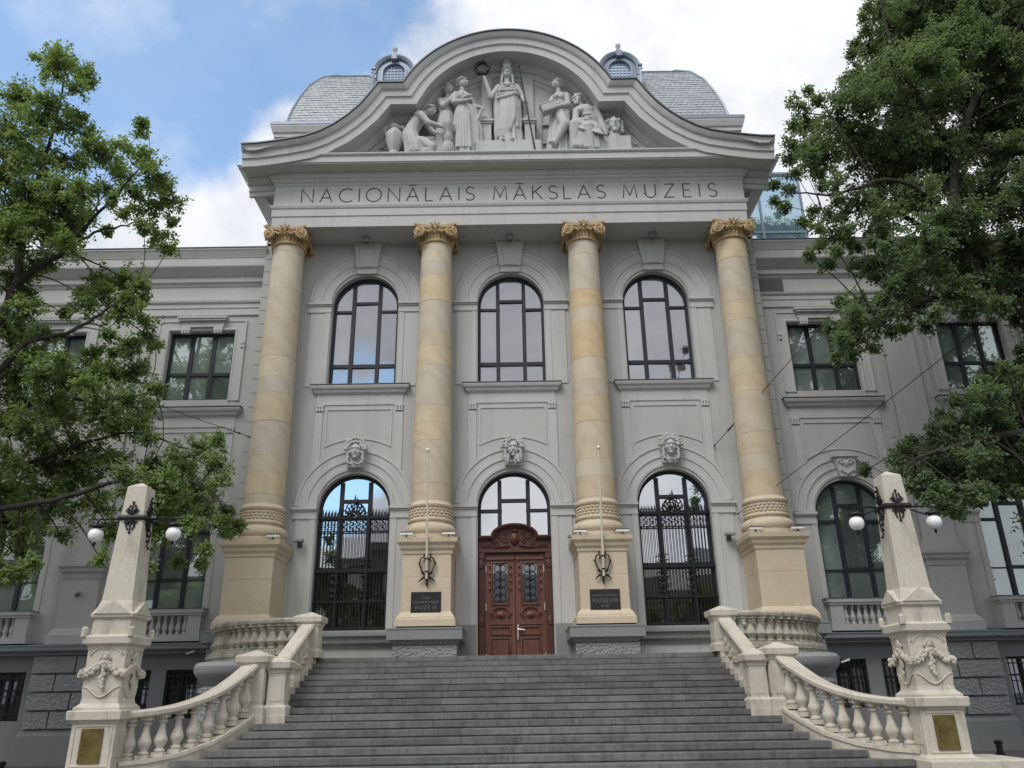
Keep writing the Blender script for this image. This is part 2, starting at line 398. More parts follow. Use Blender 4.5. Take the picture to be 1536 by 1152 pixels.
for j, x in enumerate(XU):
    mb = MB(); arched_surround(mb, x, 15.93, 12.5, W0, HW+.04, 2.12)
    mb.build('arch_surround', 'trim', MU)
    mb = MB(); arched_surround(mb, x, 8.02, 2.85 if j == 1 else 3.9, W0, HW+.04, 2.05)
    mb.build('arch_surround', 'trim', MU)
    # plain upper keystone with a sunk panel
    mb = MB(); mb.poly([(x-.40, 17.38), (x+.40, 17.38), (x+.56, 18.49), (x-.56, 18.49)], W0-.18, W0+.02)
    mb.poly([(x-.24, 17.40), (x+.24, 17.40), (x+.34, 18.46), (x-.34, 18.46)], W0-.21, W0-.18)
    mb.poly([(x-.38, 17.14), (x+.38, 17.14), (x+.40, 17.378), (x-.40, 17.378)], W0-.11, W0+.02)
    mb.build('keystone', 'trim', MU, bevel=.012)
    # apron panel under the upper window
    mb = MB(); Y = W0
    pr = [(0, Y+.01), (0, Y-.03), (.05, Y-.03), (.05, Y+.01)]
    bot = [(x+1.2*(1-2*i/10), 10.16+.30*(1-(1-2*i/10)**2)) for i in range(11)]
    mb.sweep([(x-1.2, 11.62), (x+1.2, 11.62)]+bot, pr, True)
    for s in (-1, 1):
        a, b = x+s*1.31, x+s*1.60; mb.box(min(a, b), max(a, b), Y-.035, Y+.01, 9.35, 11.48)
    mb.build('apron_panel', 'trim', MU)

def bars(mb, xc, Y, hw, zb, zs, vx, hz, t=.047, zt=0):
    top = lambda x: zs+math.sqrt(max(0, hw*hw-x*x))-.03
    for x in vx: mb.box(xc+x-t*1.5, xc+x+t*1.5, Y-.05, Y+.03, zb, top(abs(x)+t*1.5) if zs else zt)
    for a, b, z, k in hz: mb.box(xc+a, xc+b, Y-.045, Y+.025, z-t*k, z+t*k)
PR = random.Random(99)
def lights(mb, x, Y, hw, zb, zs, vx, hz, zt=None, z0=None, z1=None):
    xs = [-hw]+list(vx)+[hw]
    for a, b in zip(xs, xs[1:]):
        c = (a+b)/2; lv = sorted([h[2] for h in hz if h[0] <= c <= h[1]]); top = zt if zt else 1e3; ls = [zb]+lv+[top]
        for l0, l1 in zip(ls, ls[1:]):
            if z0 is not None and l0 < z0-.01: continue
            if z1 is not None and l1 > z1+.01: continue
            arc = lambda u: min(l1, zs+math.sqrt(max(0, hw*hw-u*u))) if zs else l1
            P = [(a+.01, l0+.01), (b-.01, l0+.01)]+[(u, max(l0+.02, arc(u))) for u in np.linspace(b-.01, a+.01, 9)]
            tx, tz = PR.gauss(0, .010), PR.gauss(0, .010); zc = (l0+min(l1, l0+2))/2; k = len(mb.v); m = len(P)
            mb.v += [(x+u, Y+tx*(u-c)+tz*(z-zc), z) for u, z in P]; mb.f.append(tuple(range(k, k+m)))
def arched_window(x, Y, hw, zb, zs, hz, gl, name='window', vx=(-.5, .5), sill=None):
    mb = MB(); pr = [(0, Y+.05), (0, Y-.06), (-.10, Y-.06), (-.10, Y+.05)]
    mb.sweep(arch(x, hw, zb, zs), pr, True); bars(mb, x, Y, hw-.08, zb+.02, zs, vx, hz)
    w = mb.build(name, 'frame', MU)
    zm = 5.88 if zb == 3.9 else zb+.02
    p = MB(); lights(p, x, Y+.02, hw-.02, zb+.02, zs, vx, hz, z0=zm if zb == 3.9 else None); p.build('pane', gl, w)
    if zb == 3.9: p = MB(); lights(p, x, Y+.02, hw-.02, zb+.02, zs, vx, hz, z1=zm); p.build('pane', 'glass_dark', w)
    return w
def sill_block(mb, x, zt, Y, hw=1.80):
    mb.plan([(x-hw+.22, Y+.1), (x-hw+.22, Y-.03), (x+hw-.22, Y-.03), (x+hw-.22, Y+.1)],
            [(-.05, zt-.70), (.0, zt-.70), (.0, zt-.32), (.05, zt-.28), (.10, zt-.24), (.12, zt-.16), (.19, zt-.11), (.22, zt-.03), (.22, zt), (-.05, zt+.02)])
    mb.box(x-hw+.28, x+hw-.28, Y-.025, Y+.02, zt-.68, zt+.02)
    for s in (-1, 1):
        c = x+s*(hw-.36); mb.box(c-.16, c+.16, Y-.06, Y+.02, zt-.76, zt-.702)
        for q in (-.1, 0, .1): mb.frustum(c+q, Y-.02, zt-.94, zt-.762, .042, .028, .05, .05)
for x in XU:
    hz = ((-.52, .52, 16.05, 1.2), (-HW+.05, -.42, 15.69, 1), (.42, HW-.05, 15.69, 1), (-HW+.05, HW-.05, 13.42, 1.5))
    w = arched_window(x, 1.03, HW, 12.5, 15.85, hz, 'glass_up')
    mb = MB(); sill_block(mb, x, 12.47, W0); mb.build('sill', 'trim', w)
    mb = MB(); mb.box(x-1.82, x+1.82, W0-.27, W0+.02, 12.493, 12.515); mb.build('sill_flashing', 'lead', w)
for x in (-5.55, 5.55):
    hz = ((-.52, .52, 8.28, 1.3), (-HW+.05, -.42, 7.72, 1), (.42, HW-.05, 7.72, 1), (-HW+.05, HW-.05, 5.88, 2.2))
    w = arched_window(x, 1.05, HW, 3.9, 7.95, hz, 'glass_low')
    # wrought iron grille
    mb = MB(); Y = .9
    for i in range(23):
        xx = x-1.2+2.4*i/22; mb.box(xx-.011, xx+.011, Y-.011, Y+.011, 3.95, 7.78 if abs(xx-x) > .55 or i % 2 else 8.0)
        if abs(xx-x) > .5: mb.frustum(xx, Y, 7.78, 7.98, .03, .004)
    for z, t in ((3.98, .04), (4.84, .035), (5.86, .055), (7.20, .018), (7.68, .04)): mb.box(x-1.25, x+1.25, Y-.03, Y+.03, z-t, z+t)
    for s in (-1, 1): mb.box(x+s*.5-.04, x+s*.5+.04, Y-.05, Y+.05, 3.95, 8.05)
    for i in range(11):
        xx = x-1.1+2.2*i/10
        for z in (7.34, 7.53): mb.tube([(xx+.1*math.cos(a), Y-.03, z+.1*math.sin(a)) for a in np.linspace(0, 2*PI, 13)], .0105, 5, False)
    for s in (-1, 1):
        for z in (5.6, 5.35, 5.1, 6.15):
            for t in (-1, 1): mb.tube([(x+s*.5+t*(.11-.1*math.cos(a)), Y-.04, z+.1*math.sin(a)) for a in np.linspace(-2.4, 2.4, 11)], .02, 5)
    for i in range(9):
        a = PI*i/8; mb.tube([(x+.42*math.cos(a)*q, Y-.03, 7.74+.5*math.sin(a)*q) for q in (.2, .6, 1)], [.03, .02, .025], 5)
    for q in (.18, .3): mb.tube([(x+q*math.cos(a), Y-.03, 7.95+q*math.sin(a)) for a in np.linspace(0, 2*PI, 15)], .02, 5, False)
    mb.frustum(x, Y-.02, 8.2, 8.5, .05, .005)
    mb.build('window_grille', 'iron', MU)
    # sill ledge below
    mb = MB(); mb.plan([(x-1.62, W0+.1), (x-1.62, W0), (x+1.62, W0), (x+1.62, W0+.1)], [(-.05, 3.3), (.02, 3.3), (.02, 3.42), (.2, 3.5), (.2, 3.68), (.32, 3.7), (.32, 3.80), (-.05, 3.9)])
    mb.build('window_ledge', 'base', MU)
# fanlight over the door
hz = ((-.52, .52, 8.22, 1.3), (-HW+.05, -.42, 7.86, 1.2), (.42, HW-.05, 7.86, 1.2))
arched_window(0, 1.05, HW, 6.7, 7.95, hz, 'glass_low', 'fanlight')

# --- door
mb = MB(); Y = .98
mb.poly(rect(-1.28, 1.28, 2.8, 6.84), Y, Y+.14, [rect(-1.0, 1.0, 2.82, 6.36)])
for s in (-1, 1):
    mb.box(s*1.15-.09, s*1.15+.09, Y-.07, Y, 2.85, 6.45)
    mb.box(s*1.15-.12, s*1.15+.12, Y-.11, Y-.002, 2.82, 3.1); mb.box(s*1.15-.115, s*1.15+.115, Y-.10, Y-.003, 6.2, 6.46)
    for z in (4.15, 6.02): mb.ell((s*1.15, Y-.07, z), (.11, .06, .16)); mb.tube([(s*1.15+.1*math.cos(a), Y-.1, z+.13*math.sin(a)) for a in np.linspace(0, 2*PI, 13)], .02, 5, False)
    for q in (-.05, 0, .05): mb.box(s*1.15+q-.012, s*1.15+q+.012, Y-.085, Y-.06, 3.12, 6.1)
door = mb.build('door', 'wood_dark', MU, bevel=.006)
mb = MB()                                                       # carved overdoor with arched cornice
cpath = [(-1.37, 6.93), (-.80, 6.93)]+[(.80*math.cos(PI-PI*i/16), 6.93+.42*math.sin(PI*i/16)) for i in range(1, 16)]+[(.80, 6.93), (1.37, 6.93)]
mb.sweep(cpath, [(-.02, Y+.05), (-.02, Y-.26), (.04, Y-.25), (.06, Y-.18), (.11, Y-.14), (.11, Y+.05)])
mb.box(-1.29, 1.29, Y-.06, Y+.05, 6.48, 6.86); mb.poly([(.8*math.cos(PI*i/16), 6.86+.42*math.sin(PI*i/16)) for i in range(17)], Y-.055, Y+.05)
mb.box(-1.3, 1.3, Y-.12, Y+.05, 6.40, 6.475)
mb.ell((0, Y-.08, 6.86), (.17, .09, .22)); mb.ell((0, Y-.13, 6.86), (.1, .06, .14)); mb.ell((0, Y-.1, 7.14), (.1, .06, .07))
for s in (-1, 1):
    for cx, cz, r in ((.33, 6.82, .13), (.52, 6.95, .1), (.62, 6.72, .12), (.30, 7.06, .08), (.82, 6.66, .07), (1.02, 6.64, .06)):
        mb.tube([(s*(cx+r*(1-t/14)*math.cos(t*.75)), Y-.09, cz+r*(1-t/14)*math.sin(t*.75)) for t in range(13)], .028, 6)
    mb.tube([(s*.15, Y-.09, 6.64), (s*.35, Y-.1, 6.60), (s*.6, Y-.09, 6.58), (s*.9, Y-.08, 6.60), (s*1.15, Y-.08, 6.58)], [.04, .035, .03, .025, .015], 6)
mb.build('overdoor', 'wood_dark', door, smooth=True)
for s in (-1, 1):
    x0, x1 = (-.995, -.012) if s < 0 else (.012, .995)
    c = (x0+x1)/2; mb = MB()
    mb.poly(rect(x0, x1, 2.83, 6.34), Y+.01, Y+.07, [rect(c-.245, c+.245, 4.72, 6.02)])
    pr = [(0, Y+.02), (0, Y-.035), (.03, Y-.045), (.06, Y-.01), (.06, Y+.02)]
    mb.sweep(rect(c-.31, c+.31, 4.66, 6.08)[::-1], pr, True)
    mb.sweep(rect(c-.34, c+.34, 2.95, 3.62)[::-1], pr, True); mb.box(c-.26, c+.26, Y-.012, Y+.012, 3.02, 3.55)
    for i in range(5): mb.box(c-.22+.11*i-.025, c-.22+.11*i+.025, Y-.03, Y-.01, 3.05, 3.5)
    mb.sweep(rect(c-.34, c+.34, 3.70, 3.98)[::-1], pr, True)
    mb.box(c-.36, c+.36, Y-.04, Y+.02, 4.03, 4.10)
    mb.sweep([(c-.37, 4.42)]+[(c+.30*math.cos(PI-PI*i/12), 4.42+.2*math.sin(PI*i/12)) for i in range(13)]+[(c+.37, 4.42)], [(0, Y+.02), (0, Y-.06), (.03, Y-.06), (.07, Y-.03), (.07, Y+.02)])
    mb.ell((c, Y-.02, 4.34), (.16, .05, .11)); mb.ell((c, Y-.06, 4.34), (.07, .04, .06))
    for q in (-1, 1): mb.tube([(c+q*(.25+.07*(1-t/10)*math.cos(t*.8)), Y-.03, 4.3+.07*(1-t/10)*math.sin(t*.8)) for t in range(10)], .02, 5)
    for q in (-1, 1):
        for z in (5.2, 5.45, 5.7, 5.95): mb.ell((c+q*.36, Y-.03, z), (.04, .03, .06), 8, 6)
    mb.box(x0+.02, x1-.02, Y-.05, Y+.02, 6.16, 6.24)
    lf = mb.build('door_leaf', 'wood', door, smooth=True)
    p = MB(); p.box(c-.25, c+.25, Y+.03, Y+.045, 4.7, 6.04); p.build('door_glass', 'glass_door', door)
    gmb = MB()
    for i in range(5):
        z = 4.88+.25*i
        for q in (-1, 1): gmb.tube([(c+q*(.1+.1*math.cos(a)), Y+.01, z+.12*math.sin(a)) for a in np.linspace(0, 2*PI, 11)], .014, 5, False)
        gmb.ell((c, Y+.01, z+.12), (.035, .02, .035), 6, 5)
    gmb.tube([(c, Y+.01, 4.72), (c, Y+.01, 6.0)], .013, 5); gmb.build('door_grille', 'iron', door)
    hb = MB(); xx = x0+.015 if s < 0 else x1-.015
    for z in (3.0, 4.6, 5.85): hb.tube([(xx-s*.0, Y-.03, z-.12), (xx, Y-.03, z+.12)], .022, 6)
    hb.build('hinge', 'steel', door)
mb = MB(); mb.tube([(.07, Y-.08, 3.6), (.07, Y-.08, 3.98)], .028, 6); mb.tube([(.07, Y-.03, 3.86), (.07, Y-.1, 3.87), (.2, Y-.11, 3.86), (.30, Y-.10, 3.85)], .022, 6); mb.box(.045, .095, Y-.06, Y, 3.55, 4.02)
mb.build('door_handle', 'steel', door, smooth=True)
mb = MB(); mb.box(-1.26, 1.26, .55, .98, 2.803, 2.86); mb.build('door_threshold', 'rustic', MU)
for s in (-1, 1):                                               # darker painted base of the jambs
    mb = MB(); a, b = s*1.30, s*2.0; mb.box(min(a, b), max(a, b), W0-.055, W0, 2.8, 4.02); mb.build('jamb_base', 'base', MU)

# --- mask keystones
def mask(x, kind, seed):
    rnd = random.Random(seed); mb = MB(); Y, z = W0-.26, 9.93; E = lambda c, r, **k: mb.ell((x+c[0], Y+c[1], z+c[2]), r, **k)
    E((0, 0, 0), (.20, .2, .30)); mb.box(x-.26, x+.26, Y+.02, W0+.02, 9.36, 9.9); mb.poly([(x-.30, 9.38), (x+.30, 9.38), (x+.38, 10.1), (x-.38, 10.1)], Y+.1, W0+.02)
    mb.cap((x, Y-.17, z+.07), (x, Y-.24, z-.06), .022, .042); E((0, -.18, .1), (.15, .05, .03))
    for s in (-1, 1):
        E((s*.085, -.165, .055), (.04, .035, .025)); E((s*.11, -.13, -.05), (.06, .05, .06)); mb.cap((x+s*.03, Y-.2, z+.105), (x+s*.15, Y-.13, z+.09), .018, .014)
    E((0, -.19, -.135), (.07, .03, .014)); E((0, -.185, -.165), (.055, .03, .014)); E((0, -.16, -.24), (.07, .06, .055))
    if kind == 'beard':
        for s in (-1, 1):
            mb.cap((x+s*.02, Y-.2, z-.10), (x+s*.17, Y-.15, z-.2), .03, .02)
            for i in range(6):
                a0 = rnd.uniform(.03, .2); mb.cap((x+s*a0, Y-.12, z-.2-.02*i), (x+s*(a0+.02), Y-.14, z-.36-.04*i), .04, .02)
    for i in range(26):
        a = PI*(i%13)/12; rr = .26+.09*(i//13)+rnd.uniform(-.02, .03)
        cx, cz = rr*1.05*math.cos(a), .07+rr*1.05*math.sin(a); r = rnd.uniform(.05, .075)
        E((cx, -.06+rnd.uniform(-.05, .03), cz), (r, r*.9, r)); mb.tube([(x+cx+.045*math.cos(t*.8)*(1-t/12), Y-.13, z+cz+.045*math.sin(t*.8)*(1-t/12)) for t in range(9)], .018, 5)
    for s in (-1, 1):
        for i in range(5): mb.cap((x+s*.27, Y-.03, z+.05-.09*i), (x+s*(.24+.03*(i % 2)), Y-.06, z-.06-.09*i), .055, .045)
    if kind == 'leaf':
        for i in range(7): a = PI*(i+.5)/7; mb.cap((x+.2*math.cos(a), Y-.1, z+.2+.1*math.sin(a)), (x+.36*math.cos(a), Y-.12, z+.2+.28*math.sin(a)), .05, .02)
    mb.tube([(x-.22, Y-.02, 9.5), (x-.08, Y-.1, 9.46), (x, Y-.04, 9.5), (x+.1, Y-.1, 9.45), (x+.22, Y-.02, 9.5)], .035, 6)
    mb.build('mask_keystone', 'sculpt', MU, remesh=.0125, smo=2)
mask(XU[0], 'plain', 3); mask(XU[1], 'beard', 5); mask(XU[2], 'leaf', 8)

# --- entablature
PL = [(-9.6, 9), (-9.6, .7), (-9.05, .7), (-9.05, -.62), (9.05, -.62), (9.05, .7), (9.6, .7), (9.6, 9)]
mb = MB()
mb.plan(PL, [(-.9, 18.5), (0, 18.5), (0, 18.95), (.035, 18.97), (.035, 19.28), (.07, 19.31), (.10, 19.40), (.10, 19.44), (0, 19.47), (0, 20.33), (.03, 20.36), (.05, 20.43),
             (.13, 20.50), (.14, 20.56), (.20, 20.60), (.24, 20.70), (.24, 20.79), (.74, 20.83), (.74, 20.87), (.78, 20.88), (.78, 21.13), (.82, 21.15), (.86, 21.2), (.86, 21.25), (-.9, 21.30)])
mb.box(-9.0, 9.0, .2, 1.3, 18.496, 18.64)
cym = [(.5, 21.252), (.86, 21.252), (.88, 21.30), (.95, 21.36), (1.06, 21.43), (1.10, 21.46), (1.10, 21.50), (-.5, 21.56)]
left = [(-9.6, 9), (-9.6, .7), (-9.05, .7), (-9.05, -1.7)]
mb.plan(left, cym); mb.plan([(-x, y) for x, y in left][::-1], cym)
mb.box(-9.5, 9.5, -.4, 9, 20.4, 21.2)
mb.build('entablature', 'trim', MU)
mb = MB(); fl = [(.4, 21.57), (1.12, 21.505), (1.13, 21.53), (.4, 21.60)]
mb.plan(left[:3]+[(-9.05, -.5)], fl); mb.plan([(-x, y) for x, y in left[:3]+[(-9.05, -.5)]][::-1], fl); mb.build('entablature_flashing', 'lead', MU)

# --- incised lettering on the frieze (thin strokes, 5 mm proud)
def arcp(cx, cz, rx, rz, a0, a1, n=18): return [(cx+rx*math.cos(R(a0+(a1-a0)*i/n)), cz+rz*math.sin(R(a0+(a1-a0)*i/n))) for i in range(n+1)]
GL = {'N': (.74, [[(0, 0), (0, 1), (.74, 0), (.74, 1)]]), 'A': (.78, [[(0, 0), (.39, 1), (.78, 0)], [(.13, .33), (.65, .33)]]),
      'C': (.84, [arcp(.5, .5, .5, .5, 48, 312, 24)]), 'I': (.0, [[(0, 0), (0, 1)]]), 'O': (.96, [arcp(.48, .5, .48, .5, 0, 360, 30)]),
      'L': (.46, [[(0, 1), (0, 0), (.46, 0)]]), 'M': (.86, [[(0, 0), (.10, 1), (.43, .2), (.76, 1), (.86, 0)]]), 'K': (.6, [[(0, 0), (0, 1)], [(.58, 1), (0, .45)], [(.16, .6), (.62, 0)]]),
      'S': (.52, [arcp(.27, .75, .24, .25, 30, 270, 14)+arcp(.27, .25, .27, .25, 90, -150, 14)[1:]]), 'U': (.66, [[(0, 1), (0, .33)]+arcp(.33, .33, .33, .33, 180, 360, 14)+[(.66, 1)]]),
      'Z': (.66, [[(.03, 1), (.64, 1), (0, 0), (.66, 0)]]), 'E': (.48, [[(.48, 1), (0, 1), (0, 0), (.48, 0)], [(0, .52), (.42, .52)]]),
      'J': (.2, [[(.2, 1), (.2, .1), (.1, -.05), (0, 0)]]), 'T': (.6, [[(0, 1), (.6, 1)], [(.3, 1), (.3, 0)]]), 'V': (.74, [[(0, 1), (.37, 0), (.74, 1)]]), 'F': (.46, [[(.46, 1), (0, 1), (0, 0)], [(0, .52), (.4, .52)]]), 'R': (.5, [[(0, 0), (0, 1), (.25, 1)]+arcp(.25, .75, .24, .25, 90, -90, 10)+[(0, .5)], [(.25, .5), (.52, 0)]])}
GL['Ā'] = (GL['A'][0], GL['A'][1]+[[(.16, 1.2), (.62, 1.2)]])
GL[' '] = (.45, [])
def lettering(mb, text, x0, x1, z0, h, y, t, d=.006):
    ws = [GL[c][0]*h for c in text]; gap = ((x1-x0)-sum(ws))/max(1, len(text)-1); x = x0
    for c, w in zip(text, ws):
        for st in GL[c][1]:
            p = [(x+u*h, z0+v*h) for u, v in st]
            if len(p) > 2 and math.hypot(p[0][0]-p[-1][0], p[0][1]-p[-1][1]) < 1e-6: mb.sweep(p[:-1], [(t/2, y+.002), (t/2, y-d), (-t/2, y-d), (-t/2, y+.002)], True)
            else: mb.sweep(p, [(t/2, y+.002), (t/2, y-d), (-t/2, y-d), (-t/2, y+.002)])
        x += w+gap
for t, a, b in (('NACIONĀLAIS', -7.99, -1.35), ('MĀKSLAS', -.60, 3.70), ('MUZEIS', 4.40, 8.0)):
    mb = MB(); lettering(mb, t, a, b, 19.60, .60, -.62, .047); mb.build('frieze_lettering', 'ink', MU)

# --- pediment
side = [(10.15, 21.5), (9.6, 21.52), (9.19, 21.57), (8.5, 21.68), (7.77, 21.83), (7.2, 22.06), (6.66, 22.40), (6.2, 22.79), (5.76, 23.27), (5.4, 23.8), (5.07, 24.36)]
rc, zc_ = 4.52, 22.43; a0 = math.acos(4.09/rc)
arc_ = [(rc*math.cos(PI-a0-(PI-2*a0)*i/40), zc_+rc*math.sin(PI-a0-(PI-2*a0)*i/40)) for i in range(41)]
PP = [(-x, z) for x, z in side]+arc_+side[::-1]
mb = MB()
mb.sweep(PP, [(0, .9), (0, -1.72), (.05, -1.74), (.13, -1.70), (.21, -1.64), (.23, -1.58), (.26, -1.56), (.50, -1.55), (.52, -1.50), (.55, -1.48), (.83, -1.47), (.83, -.78), (.90, -.76), (.97, -.66), (1.02, -.60), (1.04, -.52), (1.26, -.50), (1.28, -.44), (1.45, -.42), (1.45, -.3)])
inn = [(x*.93, z-.5) for x, z in PP]
mb.poly([(-9.4, 21.0), (9.4, 21.0)]+[p for p in inn[::-1] if p[1] > 21.05], -.40, .8)
ped = mb.build('pediment', 'trim', MU)
mb = MB(); mb.sweep(PP, [(-.045, .9), (-.045, -1.79), (.012, -1.80), (.012, -1.745), (-.004, -1.73), (-.004, .9)]); mb.build('pediment_flashing', 'lead', MU)
mb = MB(); mb.lathe(0, -1.3, [(.07, 26.98), (.05, 27.06), (.09, 27.10), (.03, 27.16), (.02, 27.26), (.003, 27.4)], 10); mb.build('pediment_finial', 'lead', MU, True)
mb = MB(); mb.box(-1.26, 1.26, -1.25, -.42, 21.28, 21.9)                          # base under the middle figure
for s in (-1, 1):                                                               # two relief pillars beside it, and the doors behind
    mb.box(s*.86-.2, s*.86+.2, -.85, -.42, 21.9, 23.02); mb.box(s*.86-.25, s*.86+.25, -.90, -.42, 23.02, 23.10); mb.box(s*.86-.29, s*.86+.29, -.95, -.42, 23.102, 23.2)
    mb.ell((s*.86, -.66, 23.36), (.22, .2, .16), 14, 10); mb.box(s*.84-.21, s*.84+.21, -.56, -.42, 23.2, 25.62)
for z in (22.3, 23.2, 24.0): mb.box(1.32, 2.0, -.5, -.42, z, z+.06)
for a in (1.32, 1.66, 1.98): mb.box(a, a+.05, -.49, -.421, 22, 24.6)
for z in (22.3, 23.2): mb.box(-2.0, -1.3, -.5, -.42, z, z+.06)
mb.tube([(1.66+.17*math.cos(t), -.46, 24.05+.2*math.sin(t)) for t in np.linspace(0, PI, 9)], .03, 6)
mb.build('pediment_relief', 'sculpt', MU)
for s in (-1, 1):                                                               # leafy scrolls in the two ends of the field
    rnd = random.Random(4); mb = MB()
    for i in range(22):
        u = rnd.random(); xx = s*(4.85+.9*u); zz = 21.5+rnd.random()*(.75*(1-u)+.1)
        mb.tube([(xx+.11*(1-t/11)*math.cos(t*.8), -.62, zz+.11*(1-t/11)*math.sin(t*.8)) for t in range(10)], .035, 5)
    mb.build('leaf_scroll', 'sculpt', MU, smooth=True)

# --- attic and roof
mb = MB()
AT = [(-9.75, 8.5), (-9.75, 1.9), (9.75, 1.9), (9.75, 8.5)]
mb.plan(AT, [(-.6, 21.2), (0, 21.2), (0, 24.2), (.08, 24.25), (.1, 24.4), (.36, 24.45), (.36, 24.62), (.42, 24.66), (.5, 24.92), (.5, 25.0), (-.6, 25.1)])
mb.build('attic', 'trim', MU)
mb = MB(); mb.plan(AT, [(-.3, 25.15), (.52, 25.004), (.52, 25.16), (.1, 25.5), (-.3, 25.5)]); mb.build('attic_flashing', 'zinc', MU)
hp = [(.0, 25.45), (.15, 26.35), (.36, 27.2), (.66, 28.15), (1.1, 29.0), (1.65, 29.6), (2.3, 29.95), (3.2, 30.12)]
def hz_at(i):
    for (a, z), (b, z2) in zip(hp, hp[1:]):
        if i <= b: return z+(z2-z)*(i-a)/(b-a)
    return hp[-1][1]
mb = MB(); arcl = [0]
for (a, z), (b, z2) in zip(hp, hp[1:]): arcl.append(arcl[-1]+math.hypot(b-a, z2-z))
def on(sv):
    for k in range(len(hp)-1):
        if sv <= arcl[k+1]+1e-6:
            t = (sv-arcl[k])/(arcl[k+1]-arcl[k]); return hp[k][0]+t*(hp[k+1][0]-hp[k][0]), hp[k][1]+t*(hp[k+1][1]-hp[k][1])
    return hp[-1]
RW = .17; rows = int(arcl[-1]/RW); rnd = random.Random(2)
for q in range(rows):
    i0, z0 = on(q*RW); i1, z1 = on((q+1)*RW+.03); lift = .02
    nx, nz = (z1-z0), -(i1-i0); l = math.hypot(nx, nz); ox, oz = nx/l*lift, -nz/l*lift
    def strip(p0, p1, q0, q1, nvec, wd=.24):
        P0, P1, Q0, Q1 = map(Vector, (p0, p1, q0, q1)); L = (P1-P0).length; k = max(1, int(L/wd)); off = .5*(q % 2)/k
        cuts = sorted(set([0, 1]+[min(1, max(0, (j/k)+off)) for j in range(k+1)]))
        for a, b in zip(cuts, cuts[1:]):
            if b-a < 1e-4: continue
            e_ = .006/L; A, B = P0.lerp(P1, a+e_), P0.lerp(P1, b-e_); Cc, D = Q0.lerp(Q1, b-e_), Q0.lerp(Q1, a+e_); j = Vector(nvec)*rnd.uniform(.6, 1.4)
            mb.add([A+j, B+j, Cc, D, A, B], [(0, 1, 2, 3), (4, 5, 1, 0)])
    strip((-9.75+i0, 1.9+i0, z0), (9.75-i0, 1.9+i0, z0), (-9.75+i1, 1.9+i1, z1), (9.75-i1, 1.9+i1, z1), (0, -ox, oz))
    for s in (-1, 1): strip((s*(9.75-i0), 1.9+i0, z0), (s*(9.75-i0), 8.5, z0), (s*(9.75-i1), 1.9+i1, z1), (s*(9.75-i1), 8.5, z1), (s*ox, 0, oz), 1.2)
roof = mb.build('roof', 'tiles', MU)
mb = MB(); mb.box(-6.5, 6.5, 5.1, 8.5, 29.5, 30.14)
for s in (-1, 1):
    mb.tube([(s*(9.75-i), 1.9+i, z) for i, z in hp], .07, 6)
mb.add([(-9.7, 8.4, 25.4), (9.7, 8.4, 25.4), (6.6, 8.4, 30.1), (-6.6, 8.4, 30.1)], [(0, 1, 2, 3)])
mb.build('roof_ridge', 'zinc', roof)
# dormers
def dormer(x):
    mb = MB(); Y = 2.0; zc = 28.28
    mb.poly(arch(x, .78, 27.3, zc, 20), Y, Y+1.6, [arch(x, .5, 27.7, zc, 20)])
    mb.sweep([(x-.78, 27.3)]+archline(x, .78, zc, 20)+[(x+.78, 27.3)], [(.0, Y), (0, Y-.08), (-.1, Y-.14), (-.14, Y-.16), (-.18, Y-.16), (-.18, Y+1.5), (-.1, Y+1.5)])
    mb.sweep([(x-.5, 27.7)]+archline(x, .5, zc, 20)+[(x+.5, 27.7)], [(0, Y), (0, Y-.06), (-.08, Y-.06), (-.1, Y)])
    for s in (-1, 1):
        mb.box(x+s*.92-.1, x+s*.92+.1, Y-.2, Y+.6, zc+.1, zc+.18)
        for cz, r in ((27.95, .13), (28.22, .1)): mb.tube([(x+s*(.9+r*(1-t/13)*math.cos(t*.8)), Y-.1, cz+r*(1-t/13)*math.sin(t*.8)) for t in range(12)], .05, 6)
    mb.box(x-.13, x+.13, Y-.26, Y+.1, zc+.62, zc+.95)
    for s in (-1, 1): mb.tube([(x+s*(.13+.06*math.cos(t)), Y-.24, zc+.72+.06*math.sin(t)) for t in np.linspace(0, 5, 9)], .03, 5)
    d = mb.build('dormer', 'zinc' if x < 0 else 'zinc', MU, smooth=True)
    p = MB(); p.poly(arch(x, .5, 27.7, zc, 20), Y+.08, Y+.1); p.build('dormer_pane', 'glass_dorm', d)
    p = MB()
    for k in range(-2, 3): p.box(x+k*.16-.012, x+k*.16+.012, Y+.05, Y+.08, 27.7, zc+math.sqrt(.25-(k*.16)**2))
    for k in range(6): zz = 27.82+k*.16; hh = .5 if zz < zc else math.sqrt(max(0, .25-(zz-zc)**2)); p.box(x-hh, x+hh, Y+.052, Y+.078, zz-.012, zz+.012)
    p.build('glazing_bars', 'grid', d)
    p = MB(); p.lathe(x, Y-.08, [(.12, zc+.93), (.06, zc+1.0), (.1, zc+1.06), (.05, zc+1.1), (.05, zc+1.16), (.12, zc+1.26), (.12, zc+1.34), (.03, zc+1.45)], 12); p.build('dormer_finial', 'trim', d, True)
dormer(-5.12); dormer(5.12)
